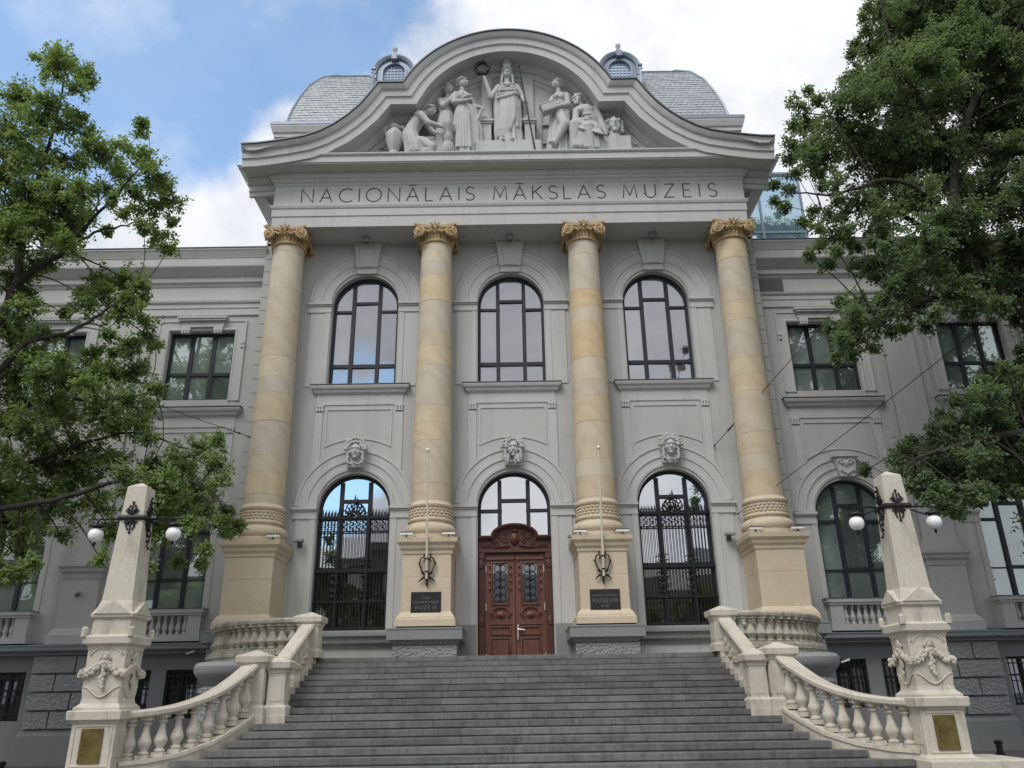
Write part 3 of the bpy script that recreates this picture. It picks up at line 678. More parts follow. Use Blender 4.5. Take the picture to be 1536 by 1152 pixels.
# ------------------------------------------------------------------ columns
def volute(mb, c, ax, nrm, r, turns=2.3, t=.045, dz=1):
    c, ax, nrm = Vector(c), Vector(ax), Vector(nrm); pts, rs = [], []
    for i in range(34):
        u = i/33; a = PI/2-u*turns*2*PI; rr = r*(1-u)**.8+.02
        pts.append(c+ax*rr*math.cos(a)+Vector((0, 0, 1))*rr*math.sin(a)+nrm*(.02+.05*u)); rs.append(t*(1-.5*u))
    mb.tube(pts, rs, 6); mb.ell(c+nrm*.06, (.045,)*3, 8, 6)
def make_column(x):
    mb = MB(); n = 24
    prof = [(.665-.095*(max(0, (i/n)-.15)/.85)**1.35, 7.86+(17.86-7.86)*i/n) for i in range(n+1)]
    mb.lathe(x, 0, prof, 56); col = mb.build('column', 'column', MU, True)
    mb = MB()
    mb.lathe(x, 0, [(.84, 6.62), (.84, 6.76), (.79, 6.78), (.85, 6.84), (.875, 6.93), (.85, 7.03), (.79, 7.10), (.715, 7.15), (.71, 7.20), (.75, 7.22), (.765, 7.26), (.75, 7.30), (.715, 7.32), (.70, 7.34), (.70, 7.66), (.73, 7.68), (.755, 7.72), (.755, 7.77), (.72, 7.80), (.70, 7.84), (.66, 7.90)], 56)
    for q, (z, o) in enumerate(((7.40, 0), (7.50, .5), (7.60, 0))):
        for i in range(30):
            a = 2*PI*(i+o)/30; mb.ell((x+.705*math.cos(a), .705*math.sin(a), z), (.062, .035, .045), 8, 5, Matrix.Rotation(a+PI/2, 3, 'Z'))
    mb.build('column_base', 'sand', col, True)
    mb = MB(); b = [(x-.77, .72), (x-.77, -.9), (x+.77, -.9), (x+.77, .72)]
    mb.plan(b, [(-.3, 3.86), (.16, 3.86), (.16, 4.06), (.13, 4.08), (.12, 4.14), (.05, 4.24), (0, 4.30), (0, 5.36), (-.006, 5.363), (-.006, 5.375), (0, 5.378), (0, 6.06), (.03, 6.09), (.04, 6.18), (.10, 6.26), (.12, 6.34), (.20, 6.44), (.21, 6.58), (-.3, 6.60)])
    mb.box(x-.6, x+.6, -.75, .7, 4, 6.62); mb.box(x-.86, x+.86, -.86, .68, 6.598, 6.64)
    mb.build('column_pedestal', 'sand', col)
    mb = MB(); b = [(x-.95, .72), (x-.95, -1.0), (x+.95, -1.0), (x+.95, .72)]
    mb.plan(b, [(-.3, 3.28), (-.02, 3.30), (.06, 3.40), (.20, 3.46), (.20, 3.74), (.22, 3.76), (.22, 3.80), (-.3, 3.858)]); mb.build('pedestal_slab', 'base', col)
    mb = MB(); mb.box(x-.98, x+.98, -1.04, .7, 2.6, 3.285); mb.build('pedestal_plinth', 'rustic', col)
    mb = MB()                                                   # capital
    mb.lathe(x, 0, [(.57, 17.80), (.64, 17.83), (.655, 17.87), (.63, 17.91), (.585, 17.93), (.60, 18.10), (.64, 18.12), (.68, 18.18), (.70, 18.26), (.66, 18.32), (.55, 18.36), (.5, 18.44)], 48)
    for i in range(28):
        a = 2*PI*i/28; mb.cap((x+.60*math.cos(a), .60*math.sin(a), 17.95), (x+.625*math.cos(a), .625*math.sin(a), 18.08), .04, .035, 6)
        mb.ell((x+.70*math.cos(a), .70*math.sin(a), 18.21), (.045, .045, .06), 6, 5)
    ab = []
    for q in range(4):
        for i in range(8):
            u = -1+2*i/8; d = .80-.16*(1-u*u); w = u*.80; a = PI/2*q
            ab.append((x+w*math.cos(a)+d*math.sin(a), w*math.sin(a)-d*math.cos(a)))
    mb.plan(ab, [(-.3, 18.34), (-.06, 18.34), (-.06, 18.42), (0, 18.43), (.01, 18.497), (-.3, 18.498)], True)
    for q in range(4):
        a = PI/2*q; ax = Vector((math.cos(a), math.sin(a), 0)); nr = Vector((math.sin(a), -math.cos(a), 0)); c0 = Vector((x, 0, 0))
        for s in (-1, 1):
            nn = (nr+ax*s*.35).normalized(); aa = (ax-nr*s*.35).normalized(); c = c0+ax*s*.565+nr*.66+Vector((0, 0, 18.19))
            mb.ell(c, (.2, .2, .2), 12, 8, Matrix((aa, nn*.35, Vector((0, 0, 1)))).transposed())
            volute(mb, c+nn*.05, aa*s, nn, .205)
            mb.tube([c0+ax*s*.56+nr*.73+Vector((0, 0, 18.37)), c0+ax*s*.3+nr*.71+Vector((0, 0, 18.36)), c0+ax*s*.12+nr*.72+Vector((0, 0, 18.29))], [.05, .045, .035], 6)
            mb.tube([c0+ax*s*.40+nr*.70+Vector((0, 0, 18.28)), c0+ax*s*.25+nr*.74+Vector((0, 0, 18.16)), c0+ax*s*.1+nr*.74+Vector((0, 0, 18.22))], [.03, .045, .03], 6)
            mb.tube([c0+ax*s*.02+nr*.72+Vector((0, 0, 18.33)), c0+ax*s*.12+nr*.80+Vector((0, 0, 18.45)), c0+ax*s*.20+nr*.84+Vector((0, 0, 18.47))], [.035, .04, .02], 6)
        mb.tube([c0+nr*.70+Vector((0, 0, 18.2)), c0+nr*.76+Vector((0, 0, 18.42)), c0+nr*.82+Vector((0, 0, 18.54))], [.04, .06, .03], 6); mb.ell(c0+nr*.76+Vector((0, 0, 18.3)), .05, 8, 6)
    mb.build('column_capital', 'capital', col, True)
    return col
c0 = make_column(-8.4624)
for dx in (5.6624, 11.2624, 16.9248): dup(c0, (dx, 0, 0), MU)

# quoins at the corners of the portico block
for s in (-1, 1):
    mb = MB(); z = 3.9
    while z < 18.3:
        mb.box(min(s*9.14, s*9.58), max(s*9.14, s*9.58), W0-.03, W0+.3, z, min(z+.53, 18.42)); z += .56
    mb.box(min(s*9.18, s*9.555), max(s*9.18, s*9.555), W0-.005, W0+.28, 2.9, 18.45)
    mb.plan([(s*9.6*1, 1.3), (s*9.6, .65), (s*9.1, .65)][::-1] if s > 0 else [(s*9.6, 1.3), (s*9.6, .65), (s*9.1, .65)], [(-.1, 3.4), (.1, 3.42), (.3, 3.5), (.3, 3.76), (.33, 3.8), (-.1, 3.88)])
    mb.build('quoin_strip', 'plaster', MU)
mb = MB(); mb.box(-9.6, 9.6, .72, 14, 0, 2.78); mb.build('plinth', 'rustic', MU)
mb = MB(); mb.box(-9.5, 9.5, 1.4, 14, 2.8, 21.19); mb.box(-9.7, 9.7, 2.0, 14, 21.3, 24.2)
mb.box(-25, -9.6, 1.75, 14, 0, 18.1); mb.box(9.6, 25, 1.75, 14, 0, 18.1)
mb.build('rear_block', 'plaster', MU)

# ------------------------------------------------------------------ wings
BAYS = (11.85, 17.55, 23.25)
PIL = (14.7, 20.4)
for s in (-1, 1):
    X = [s*b for b in BAYS]
    hl = [rect(x-1.25, x+1.25, 12.25, 15.05) for x in X]+[arch(x, 1.25, 4.68, 7.6) for x in X]
    mb = MB(); mb.poly(rect(*sorted((s*9.56, s*25)), 3.4, 15.8), W1, 1.74, hl); mb.build('wing_wall', 'plaster', MU)
    # entablature
    path = [(-25, W1), (-9.53, W1)] if s < 0 else [(9.53, W1), (25, W1)]
    mb = MB(); mb.plan(path, [(-.5, 15.72), (.06, 15.72), (.06, 16.0), (.09, 16.02), (.09, 16.18), (.15, 16.24), (.17, 16.32), (.02, 16.35), (.02, 16.95), (.06, 16.98), (.10, 17.08), (.17, 17.12), (.17, 17.3), (.22, 17.34), (.48, 17.62), (.50, 17.66), (.50, 17.98), (.52, 18.0), (.54, 18.06), (.62, 18.24), (.66, 18.30), (.66, 18.36), (-.5, 18.42)])
    we = mb.build('wing_entablature', 'trim', MU)
    mb = MB(); mb.plan(path, [(-.5, 18.43), (.67, 18.365), (.69, 18.37), (.69, 18.40), (-.5, 18.46)]); mb.build('cornice_flashing', 'lead', we)
    # ledge over the basement
    mb = MB(); mb.plan(path, [(-.3, 3.30), (.18, 3.30), (.18, 3.36), (.36, 3.40), (.42, 3.44), (.42, 3.58), (-.3, 3.66)]); lg = mb.build('ledge', 'base', MU)
    mb = MB(); mb.plan(path, [(-.1, 3.652), (.43, 3.585), (.45, 3.57), (.45, 3.60), (-.1, 3.67)]); mb.build('ledge_flashing', 'zinc', lg)
    # pilasters
    for p in PIL:
        x = s*p; mb = MB(); b = lambda h, o: [(x-h, W1+.1), (x-h, W1-o), (x+h, W1-o), (x+h, W1+.1)]
        mb.plan(b(.62, .22), [(-.3, 3.62), (.16, 3.62), (.16, 3.92), (.12, 3.96), (.08, 4.05), (0, 4.13), (0, 5.72), (.03, 5.76), (.05, 5.92), (.12, 5.98), (.14, 6.08), (.2, 6.14), (.2, 6.22), (-.3, 6.28)])
        mb.box(x-.64, x+.64, W1-.18, W1+.02, 6.26, 6.62); mb.box(x-.58, x+.58, W1-.14, W1+.02, 6.62, 15.715)
        mb.box(x-.94, x-.62, W1-.05, W1+.02, 3.7, 15.715); mb.box(x+.62, x+.94, W1-.05, W1+.02, 3.7, 15.715)
        mb.build('pilaster', 'plaster', MU)
    for x in X:
        # upper window
        mb = MB(); Y = W1+.26; pr = [(0, Y+.05), (0, Y-.06), (-.10, Y-.06), (-.10, Y+.05)]
        mb.sweep(rect(x-1.25, x+1.25, 12.25, 15.05), pr, True)
        bars(mb, x, Y, 1.25, 12.27, None, (-.42, .42), ((-1.2, 1.2, 13.36, 1.2),), .05, 15.0)
        w = mb.build('window', 'frame', MU)
        p = MB(); lights(p, x, Y+.02, 1.22, 12.27, None, (-.42, .42), ((-1.2, 1.2, 13.36),), 15.03); p.build('pane', 'glass_wing', w)
        p = MB(); Yw = W1
        p.sweep([(x-1.27, 12.2), (x-1.27, 15.08), (x+1.27, 15.08), (x+1.27, 12.2)], [(0, Yw+.03), (0, Yw-.04), (-.05, Yw-.06), (-.10, Yw-.03), (-.34, Yw-.035), (-.36, Yw-.07), (-.42, Yw-.07), (-.42, Yw+.03)])
        p.box(x-.95, x+.95, Yw-.26, Yw+.02, 15.52, 15.60); p.box(x-.9, x+.9, Yw-.22, Yw+.02, 15.44, 15.518); p.box(x-.82, x+.82, Yw-.12, Yw+.02, 15.2, 15.438)
        for q in (-.62, .62):
            p.box(x+q-.17, x+q+.17, Yw-.16, Yw+.02, 15.04, 15.198)
            for k in (-.11, 0, .11): p.frustum(x+q+k, Yw-.08, 14.94, 15.036, .045, .03, .08, .08)
        for q in (-1.62, 1.62):
            for k in (0, .16): p.box(x+q-.08, x+q+.08, Yw-.09, Yw+.02, 14.5-k, 14.6-k)
        p.build('window_surround', 'trim', w)
        p = MB(); sill_block(p, x, 11.87, W1, 1.86); p.build('sill', 'trim', w)
        p = MB(); p.box(x-1.88, x+1.88, W1-.27, W1+.02, 11.893, 11.915); p.build('sill_flashing', 'lead', w)
        # apron
        p = MB(); Y = W1; pr = [(0, Y+.01), (0, Y-.03), (.05, Y-.03), (.05, Y+.01)]
        bot = [(x+1.25*(1-2*i/10), 9.62+.34*(1-(1-2*i/10)**2)) for i in range(11)]
        p.sweep([(x-1.25, 11.02), (x+1.25, 11.02)]+bot, pr, True)
        for q in (-1, 1): a, b_ = x+q*1.36, x+q*1.64; p.box(min(a, b_), max(a, b_), Y-.035, Y+.01, 8.9, 10.88)
        p.build('apron_panel', 'trim', MU)
        # lower window
        hz = ((-.45, .45, 7.95, 1.2), (-1.2, -.38, 7.38, 1.1), (.38, 1.2, 7.38, 1.1), (-.45, .45, 5.72, 1.2), (-1.2, -.38, 5.70, .4), (.38, 1.2, 5.70, .4))
        arched_window(x, W1+.26, 1.25, 4.68, 7.6, hz, 'glass_wing', vx=(-.45, .45))
        p = MB(); arched_surround(p, x, 7.68, 3.7, W1, 1.28, 1.98); p.build('arch_surround', 'trim', MU)
        p = MB(); p.poly([(x-.26, 8.9), (x+.26, 8.9), (x+.40, 9.60), (x-.40, 9.60)], W1-.26, W1+.02); p.box(x-.46, x+.46, W1-.34, W1+.02, 9.602, 9.70)
        for q in (-1, 1): p.tube([(x+q*(.16+.12*(1-t/13)*math.cos(t*.7)), W1-.28, 9.42+.12*(1-t/13)*math.sin(t*.7)) for t in range(12)], .04, 6)
        for q in range(5): p.ell((x-.2+.1*q, W1-.28, 9.12-.06*(2-abs(q-2))), (.06, .05, .07), 8, 6)
        p.ell((x, W1-.27, 9.38), (.1, .06, .14), 8, 6)
        p.build('keystone', 'trim', MU, True)
        # small balustrade under it
        p = MB(); p.box(x-1.5, x+1.5, .72, W1, 4.56, 4.68); p.box(x-1.46, x+1.46, .76, W1, 4.48, 4.558); p.box(x-1.45, x+1.45, .78, W1, 3.66, 3.86)
        for q in (-1, 1): a, b_ = x+q*.98, x+q*1.42; p.box(min(a, b_), max(a, b_), .8, W1, 3.862, 4.478)
        p.box(x-.97, x+.97, 1.1, W1, 3.862, 4.478)
        wb = p.build('window_balustrade', 'plaster', MU)
        first = None
        for q in range(9):
            xx = x-.88+1.76*q/8
            if first is None:
                p = MB(); p.lathe(xx, .92, [(.085, 3.87), (.085, 3.92), (.05, 3.94), (.05, 3.97), (.09, 4.05), (.09, 4.12), (.05, 4.24), (.04, 4.34), (.05, 4.38), (.075, 4.40), (.075, 4.47)], 12)
                first = p.build('baluster', 'plaster', wb, True); fx = xx
            else: dup(first, (xx-fx, 0, 0), wb)
        p = MB(); p.box(x-1.52, x+1.52, .7, W1, 4.683, 4.70); p.build('sill_flashing', 'lead', wb)
    # basement
    def blocks(x0, x1, seed):
        mb = MB(); rr = random.Random(seed); z = 1.04
        for r_ in range(4):
            cuts = [x0, x0+(x1-x0)*(.62 if r_ % 2 else .36), x1]
            for a, b_ in zip(cuts, cuts[1:]): mb.frustum((a+b_)/2, W1-.02, z+.03, z+.53, (b_-a)/2-.025, (b_-a)/2-.025, .17+rr.uniform(0, .03), .15)
            z += .56
        q_ = mb.build('rusticated_pier', 'rustic', MU); mb = MB(); mb.box(x0, x1, W1-.06, W1+.4, .9, 3.295); mb.build('joints', 'base', q_)
    for p in PIL: blocks(*sorted((s*(p-1.15), s*(p+1.15))), seed=int(p*10)+s)
    blocks(*sorted((s*9.62, s*10.25)), seed=3+s)
    mb = MB()
    for p in PIL:
        a, b_ = sorted((s*(p-1.2), s*(p+1.2))); mb.plan([(a, W1+.4), (a, W1-.14), (b_, W1-.14), (b_, W1+.4)], [(-.2, 0), (.06, 0), (.06, .86), (.03, .92), (-.04, 1.03), (-.2, 1.03)])
    hl = []
    for bx in BAYS:
        for o in (-.78, .78): hl.append(rect(s*bx+o-.53, s*bx+o+.53, 1.3, 2.8))
    mb.poly(rect(*sorted((s*9.6, s*25)), -.05, 3.3), 1.45, 1.746, hl)
    mb.build('basement_wall', 'base', MU)
    for bx in BAYS:
        for o in (-.78, .78):
            c = s*bx+o; p = MB(); Y = 1.62; pr = [(0, Y+.05), (0, Y-.05), (-.07, Y-.05), (-.07, Y+.05)]
            p.sweep(rect(c-.53, c+.53, 1.3, 2.8), pr, True); p.box(c-.03, c+.03, Y-.04, Y+.04, 1.33, 2.78); p.box(c-.5, c+.5, Y-.035, Y+.035, 2.2, 2.26)
            w = p.build('basement_window', 'frame', MU)
            p = MB(); p.box(c-.5, c+.5, Y+.02, Y+.04, 1.33, 2.78); p.build('pane', 'glass_door', w)
            p = MB()
            for q in range(7): xx = c-.45+.9*q/6; p.box(xx-.012, xx+.012, 1.49, 1.515, 1.3, 2.8)
            for z in (1.5, 2.05, 2.6): p.box(c-.52, c+.52, 1.486, 1.518, z-.015, z+.015)
            p.build('window_bars', 'iron', w)
mb = MB()
for i in range(9): mb.box(9.72, 10.66, W1-.06, W1-.02, 16.40+.06*i, 16.44+.06*i)
mb.box(9.68, 10.70, W1-.03, W1, 16.36, 16.97); mb.build('vent_louver', 'louver', MU)
# glass stair house on the right wing roof
mb = MB(); x0, x1, y0, y1 = 10.9, 13.75, 5.3, 9
for x in (x0, 11.78, x1): mb.box(x-.05, x+.05, y0-.05, y0+.05, 18.1, 24.8)
for z in (18.6, 21.6, 24.72): mb.box(x0-.05, x1+.05, y0-.04, y0+.04, z, z+.09)
mb.box(x1-.05, x1+.05, y1-.1, y1, 18.1, 24.8); mb.box(x0-.05, x1+.08, y0-.08, y1, 24.8, 24.92)
gb = mb.build('rooftop_glass_room', 'zinc', MU)
mb = MB(); mb.box(x0, x1, y0, y0+.03, 18.1, 24.8); mb.box(x1-.03, x1, y0, y1, 18.1, 24.8); mb.box(x0, x0+.03, y0, y1, 18.1, 24.8); mb.build('glazing', 'glass_box', gb)
# ------------------------------------------------------------------ ground and stairs
mb = MB(); mb.add([(-700, -700, 0), (700, -700, 0), (700, 700, 0), (-700, 700, 0)], [(0, 1, 2, 3)]); tag(mb.build('ground', 'asphalt'), kind='structure')
RISE, TREAD, YE = .147, .38, -4.66
HWK = [5.22]*9+[5.42, 5.55, 5.64, 5.80, 6.09, 6.62, 7.3, 9.2, 9.2, 9.2]
rnd = random.Random(11)
mb = MB(); core = MB()
for k in range(19):
    y0 = YE-k*TREAD; z = 2.8-RISE*k; hw = HWK[k]; back = y0+(TREAD+.06 if k else .5)
    x = -hw; first = True
    while x < hw-.01:
        w = rnd.uniform(2.6, 4.4) if not first else rnd.uniform(1.2, 3.6); first = False
        x2 = min(hw, x+w)
        if hw-x2 < .6: x2 = hw
        j = rnd.uniform(-.004, .004)
        mb.box(x+.0015, x2-.0015, y0+j, back, z-.12+j*.5, z+j*.4); x = x2
    core.box(-hw+.01, hw-.01, y0+.045, back-.002, max(-.1, z-RISE*1.2), z-.1)
for i in range(6):                                              # landing paving
    for j in range(4):
        mb.box(-5.22+1.74*i+.004, -5.22+1.74*(i+1)-.004, YE+.5+1.2*j+.004, YE+.5+1.2*(j+1)-.004, 2.7, 2.798+rnd.uniform(-.002, .002))
tag(mb.build('stairs', 'granite', bevel=.006), kind='structure')
core.box(-5.2, 5.2, YE+.4, .71, 0, 2.69); core.box(-9.2, 9.2, -11.6, -11.2, 0, .05)
tag(core.build('stair_core', 'rustic'), kind='structure')
mb = MB()
for s in (-1, 1): mb.box(*sorted((s*7.32, s*9.2)), -10.95, -9.4, .0, .60)
tag(mb.build('stair_side_slab', 'cream', bevel=.02), kind='structure')

# ------------------------------------------------------------------ balustrades
def baluster_prof(h, r=1):
    P = [(.075, .10), (.095, .12), (.095, .16), (.06, .19), (.062, .21), (.10, .30), (.118, .37), (.112, .42), (.082, .52), (.062, .64), (.052, .74), (.055, .78), (.085, .80), (.085, .83), (.06, .85), (.06, .88), (.085, .90)]
    return [(a*r*h/.72, b*h) for a, b in P]
def baluster(parent, x, y, z, h, mat='cream', r=1, cache={}):
    mb = MB(); q = h/.72*r
    mb.box(x-.105*q, x+.105*q, y-.105*q, y+.105*q, z, z+.1*h); mb.lathe(x, y, [(a, z+b) for a, b in baluster_prof(h, r)], 16); mb.box(x-.10*q, x+.10*q, y-.10*q, y+.10*q, z+.9*h, z+h)
    return mb.build('baluster', mat, parent, True)
RAIL = [(-.15, 0), (-.19, .03), (-.20, .10), (-.16, .15), (.16, .15), (.20, .10), (.19, .03), (.15, 0), (-.15, 0)]
def newel(mb, x, y, z0, z1, h, cap=True):
    mb.sqlathe(x, y, [(h+.06, z0), (h+.06, z0+.17), (h+.03, z0+.2), (h, z0+.22), (h, z1-.30), (h+.02, z1-.27), (h+.03, z1-.22), (h+.09, z1-.17), (h+.10, z1-.05), (h+.08, z1-.03), (h+.0, z1), (.04, z1+.09 if cap else z1)])
    for sx in (-1, 1):
        mb.box(x+sx*h-.012, x+sx*h+.012, y-h+.06, y+h-.06, z0+.28, z1-.38)
    mb.box(x-h+.06, x+h-.06, y-h-.012, y-h+.01, z0+.28, z1-.38)
def interp(P, t):
    L = [0]
    for a, b in zip(P, P[1:]): L.append(L[-1]+math.dist(a[:2], b[:2]))
    d = t*L[-1]
    for i in range(len(P)-1):
        if d <= L[i+1]+1e-9:
            u = (d-L[i])/(L[i+1]-L[i]); return tuple(a+(b-a)*u for a, b in zip(P[i], P[i+1]))
    return P[-1]
def smoothpath(P, n):
    out = []
    for i in range(len(P)-1):
        p0, p1, p2, p3 = P[max(0, i-1)], P[i], P[i+1], P[min(len(P)-1, i+2)]
        for j in range(n):
            t = j/n; out.append(tuple(.5*((2*b)+(-a+c)*t+(2*a-5*b+4*c-d)*t*t+(-a+3*b-3*c+d)*t**3) for a, b, c, d in zip(p0, p1, p2, p3)))
    return out+[P[-1]]
for s, sd, oth in ((-1, 'left', 'blue sky'), (1, 'right', 'glass room')):
    # straight flight
    t = thing('stair_balustrade', (s*5.3, -6.4, 1.5), 'straight cream stone balustrade climbing the upper flight on the %s of the steps' % sd, 'balustrade', 'straight balustrades of the upper flight')
    xa, ya, za = s*5.42, -4.98, 3.50; xb, yb, zb = s*5.34, -7.70, 2.42
    mb = MB(); mb.plan([(xa, ya), (xb, yb)], [(d*.9, z) for d, z in RAIL], zs=[za, zb]); mb.build('handrail', 'cream', t, True)
    mb = MB(); newel(mb, s*5.42, -4.72, 2.80, 3.86, .27); mb.build('newel_post', 'cream', t, bevel=.008)
    mb = MB(); newel(mb, s*5.26, -7.84, 1.48, 2.62, .19); mb.box(*sorted((s*5.0, s*5.52)), -8.10, -7.6, .9, 1.48); mb.build('newel_post', 'cream', t, bevel=.008)
    mb = MB()
    for k in range(8): y0 = YE-.38-k*TREAD; mb.box(s*5.42-.2, s*5.42+.2, y0+.0, y0+TREAD-.001, 1.3, 2.8-RISE*(k+.1)+.02)
    mb.build('stepped_stringer', 'cream', t)
    for i in range(8):
        u = (i+.5)/8; x, y, z = xa+(xb-xa)*u, ya+(yb-ya)*u, za+(zb-za)*u; k = int((YE-y)/TREAD); zl = 2.8-RISE*(k-.9)+.02
        baluster(t, x, y, zl-.02, z-zl+.045, r=1.0)
    # curved lower flight
    t = thing('curved_balustrade', (s*6.4, -9.4, .8), 'curved cream stone balustrade sweeping down to the %s obelisk lamp' % sd, 'balustrade', 'curved balustrades of the lower flight')
    HR = [(s*5.80, -8.08, 2.45), (s*5.97, -8.65, 2.13), (s*6.26, -9.2, 1.82), (s*6.64, -9.62, 1.63), (s*7.08, -9.95, 1.53), (s*7.50, -10.12, 1.49)]
    SP = smoothpath(HR, 5)
    path = [p[:2] for p in SP]; zs = [p[2] for p in SP]
    mb = MB(); mb.plan(path, RAIL, zs=zs); mb.build('handrail', 'cream', t, True)
    mb = MB(); newel(mb, s*5.78, -7.90, 1.48, 2.74, .27); mb.box(*sorted((s*5.44, s*6.12)), -8.24, -7.56, .6, 1.48); mb.build('newel_post', 'cream', t, bevel=.008)
    ST = [1.54, 1.27, 1.01, .85, .76, .72]; sz = [interp([(i, 0, v) for i, v in enumerate(ST)], q/(len(SP)-1))[2] for q in range(len(SP))]
    mb = MB(); mb.plan(path, [(-.2, -1.2), (-.2, .0), (.2, .0), (.2, -1.2)], zs=sz); mb.plan(path, [(-.23, -.04), (-.23, .03), (.23, .03), (.23, -.04), (-.23, -.04)], zs=sz); mb.build('curved_stringer', 'cream', t, True)
    for i in range(9):
        u = (i+.75)/9.4; q = u*(len(SP)-1); a = int(q); f = q-a; a2 = min(a+1, len(SP)-1)
        x, y, z = (SP[a][j]*(1-f)+SP[a2][j]*f for j in range(3)); zl = sz[a]*(1-f)+sz[a2]*f
        baluster(t, x, y, zl+.02, z-zl)
    baluster(t, s*5.52, -7.86, 1.6, .78, r=.7)
    # drum of the balcony round the outer column
    t = thing('balcony_balustrade', (s*8, -3, 2.8), 'weathered mossy stone balcony balustrade curving round the %s outer column pedestal' % sd, 'balustrade', 'curved balcony balustrades')
    DP = [(s*5.6, -4.78)]+[(s*(5.6+3.3*math.sin(PI/2*i/18)), -1.0-3.78*math.cos(PI/2*i/18)) for i in range(1, 19)]
    if s > 0: pass
    mb = MB(); mb.plan(DP, [(d, z+3.66) for d, z in RAIL]); mb.build('handrail', 'mossy', t, True)
    mb = MB(); mb.plan(DP, [(-.22, 0), (-.22, 2.86), (-.26, 2.88), (-.26, 2.98), (.26, 2.98), (.26, 2.88), (.22, 2.86), (.22, 0)]); mb.build('drum_wall', 'mossy', t)
    mb = MB(); mb.add([(x, y, 2.82) for x, y in DP]+[(s*8.9, .7, 2.82), (s*5.2, .7, 2.82), (s*5.2, -4.78, 2.82)], [tuple(range(len(DP)+3))]); mb.build('balcony_floor', 'mossy', t)
    for i in range(19):
        x, y, _ = interp([p+(0,) for p in DP], (i+.9)/19.6); baluster(t, x, y, 2.98, .70, 'mossy', 1.42)

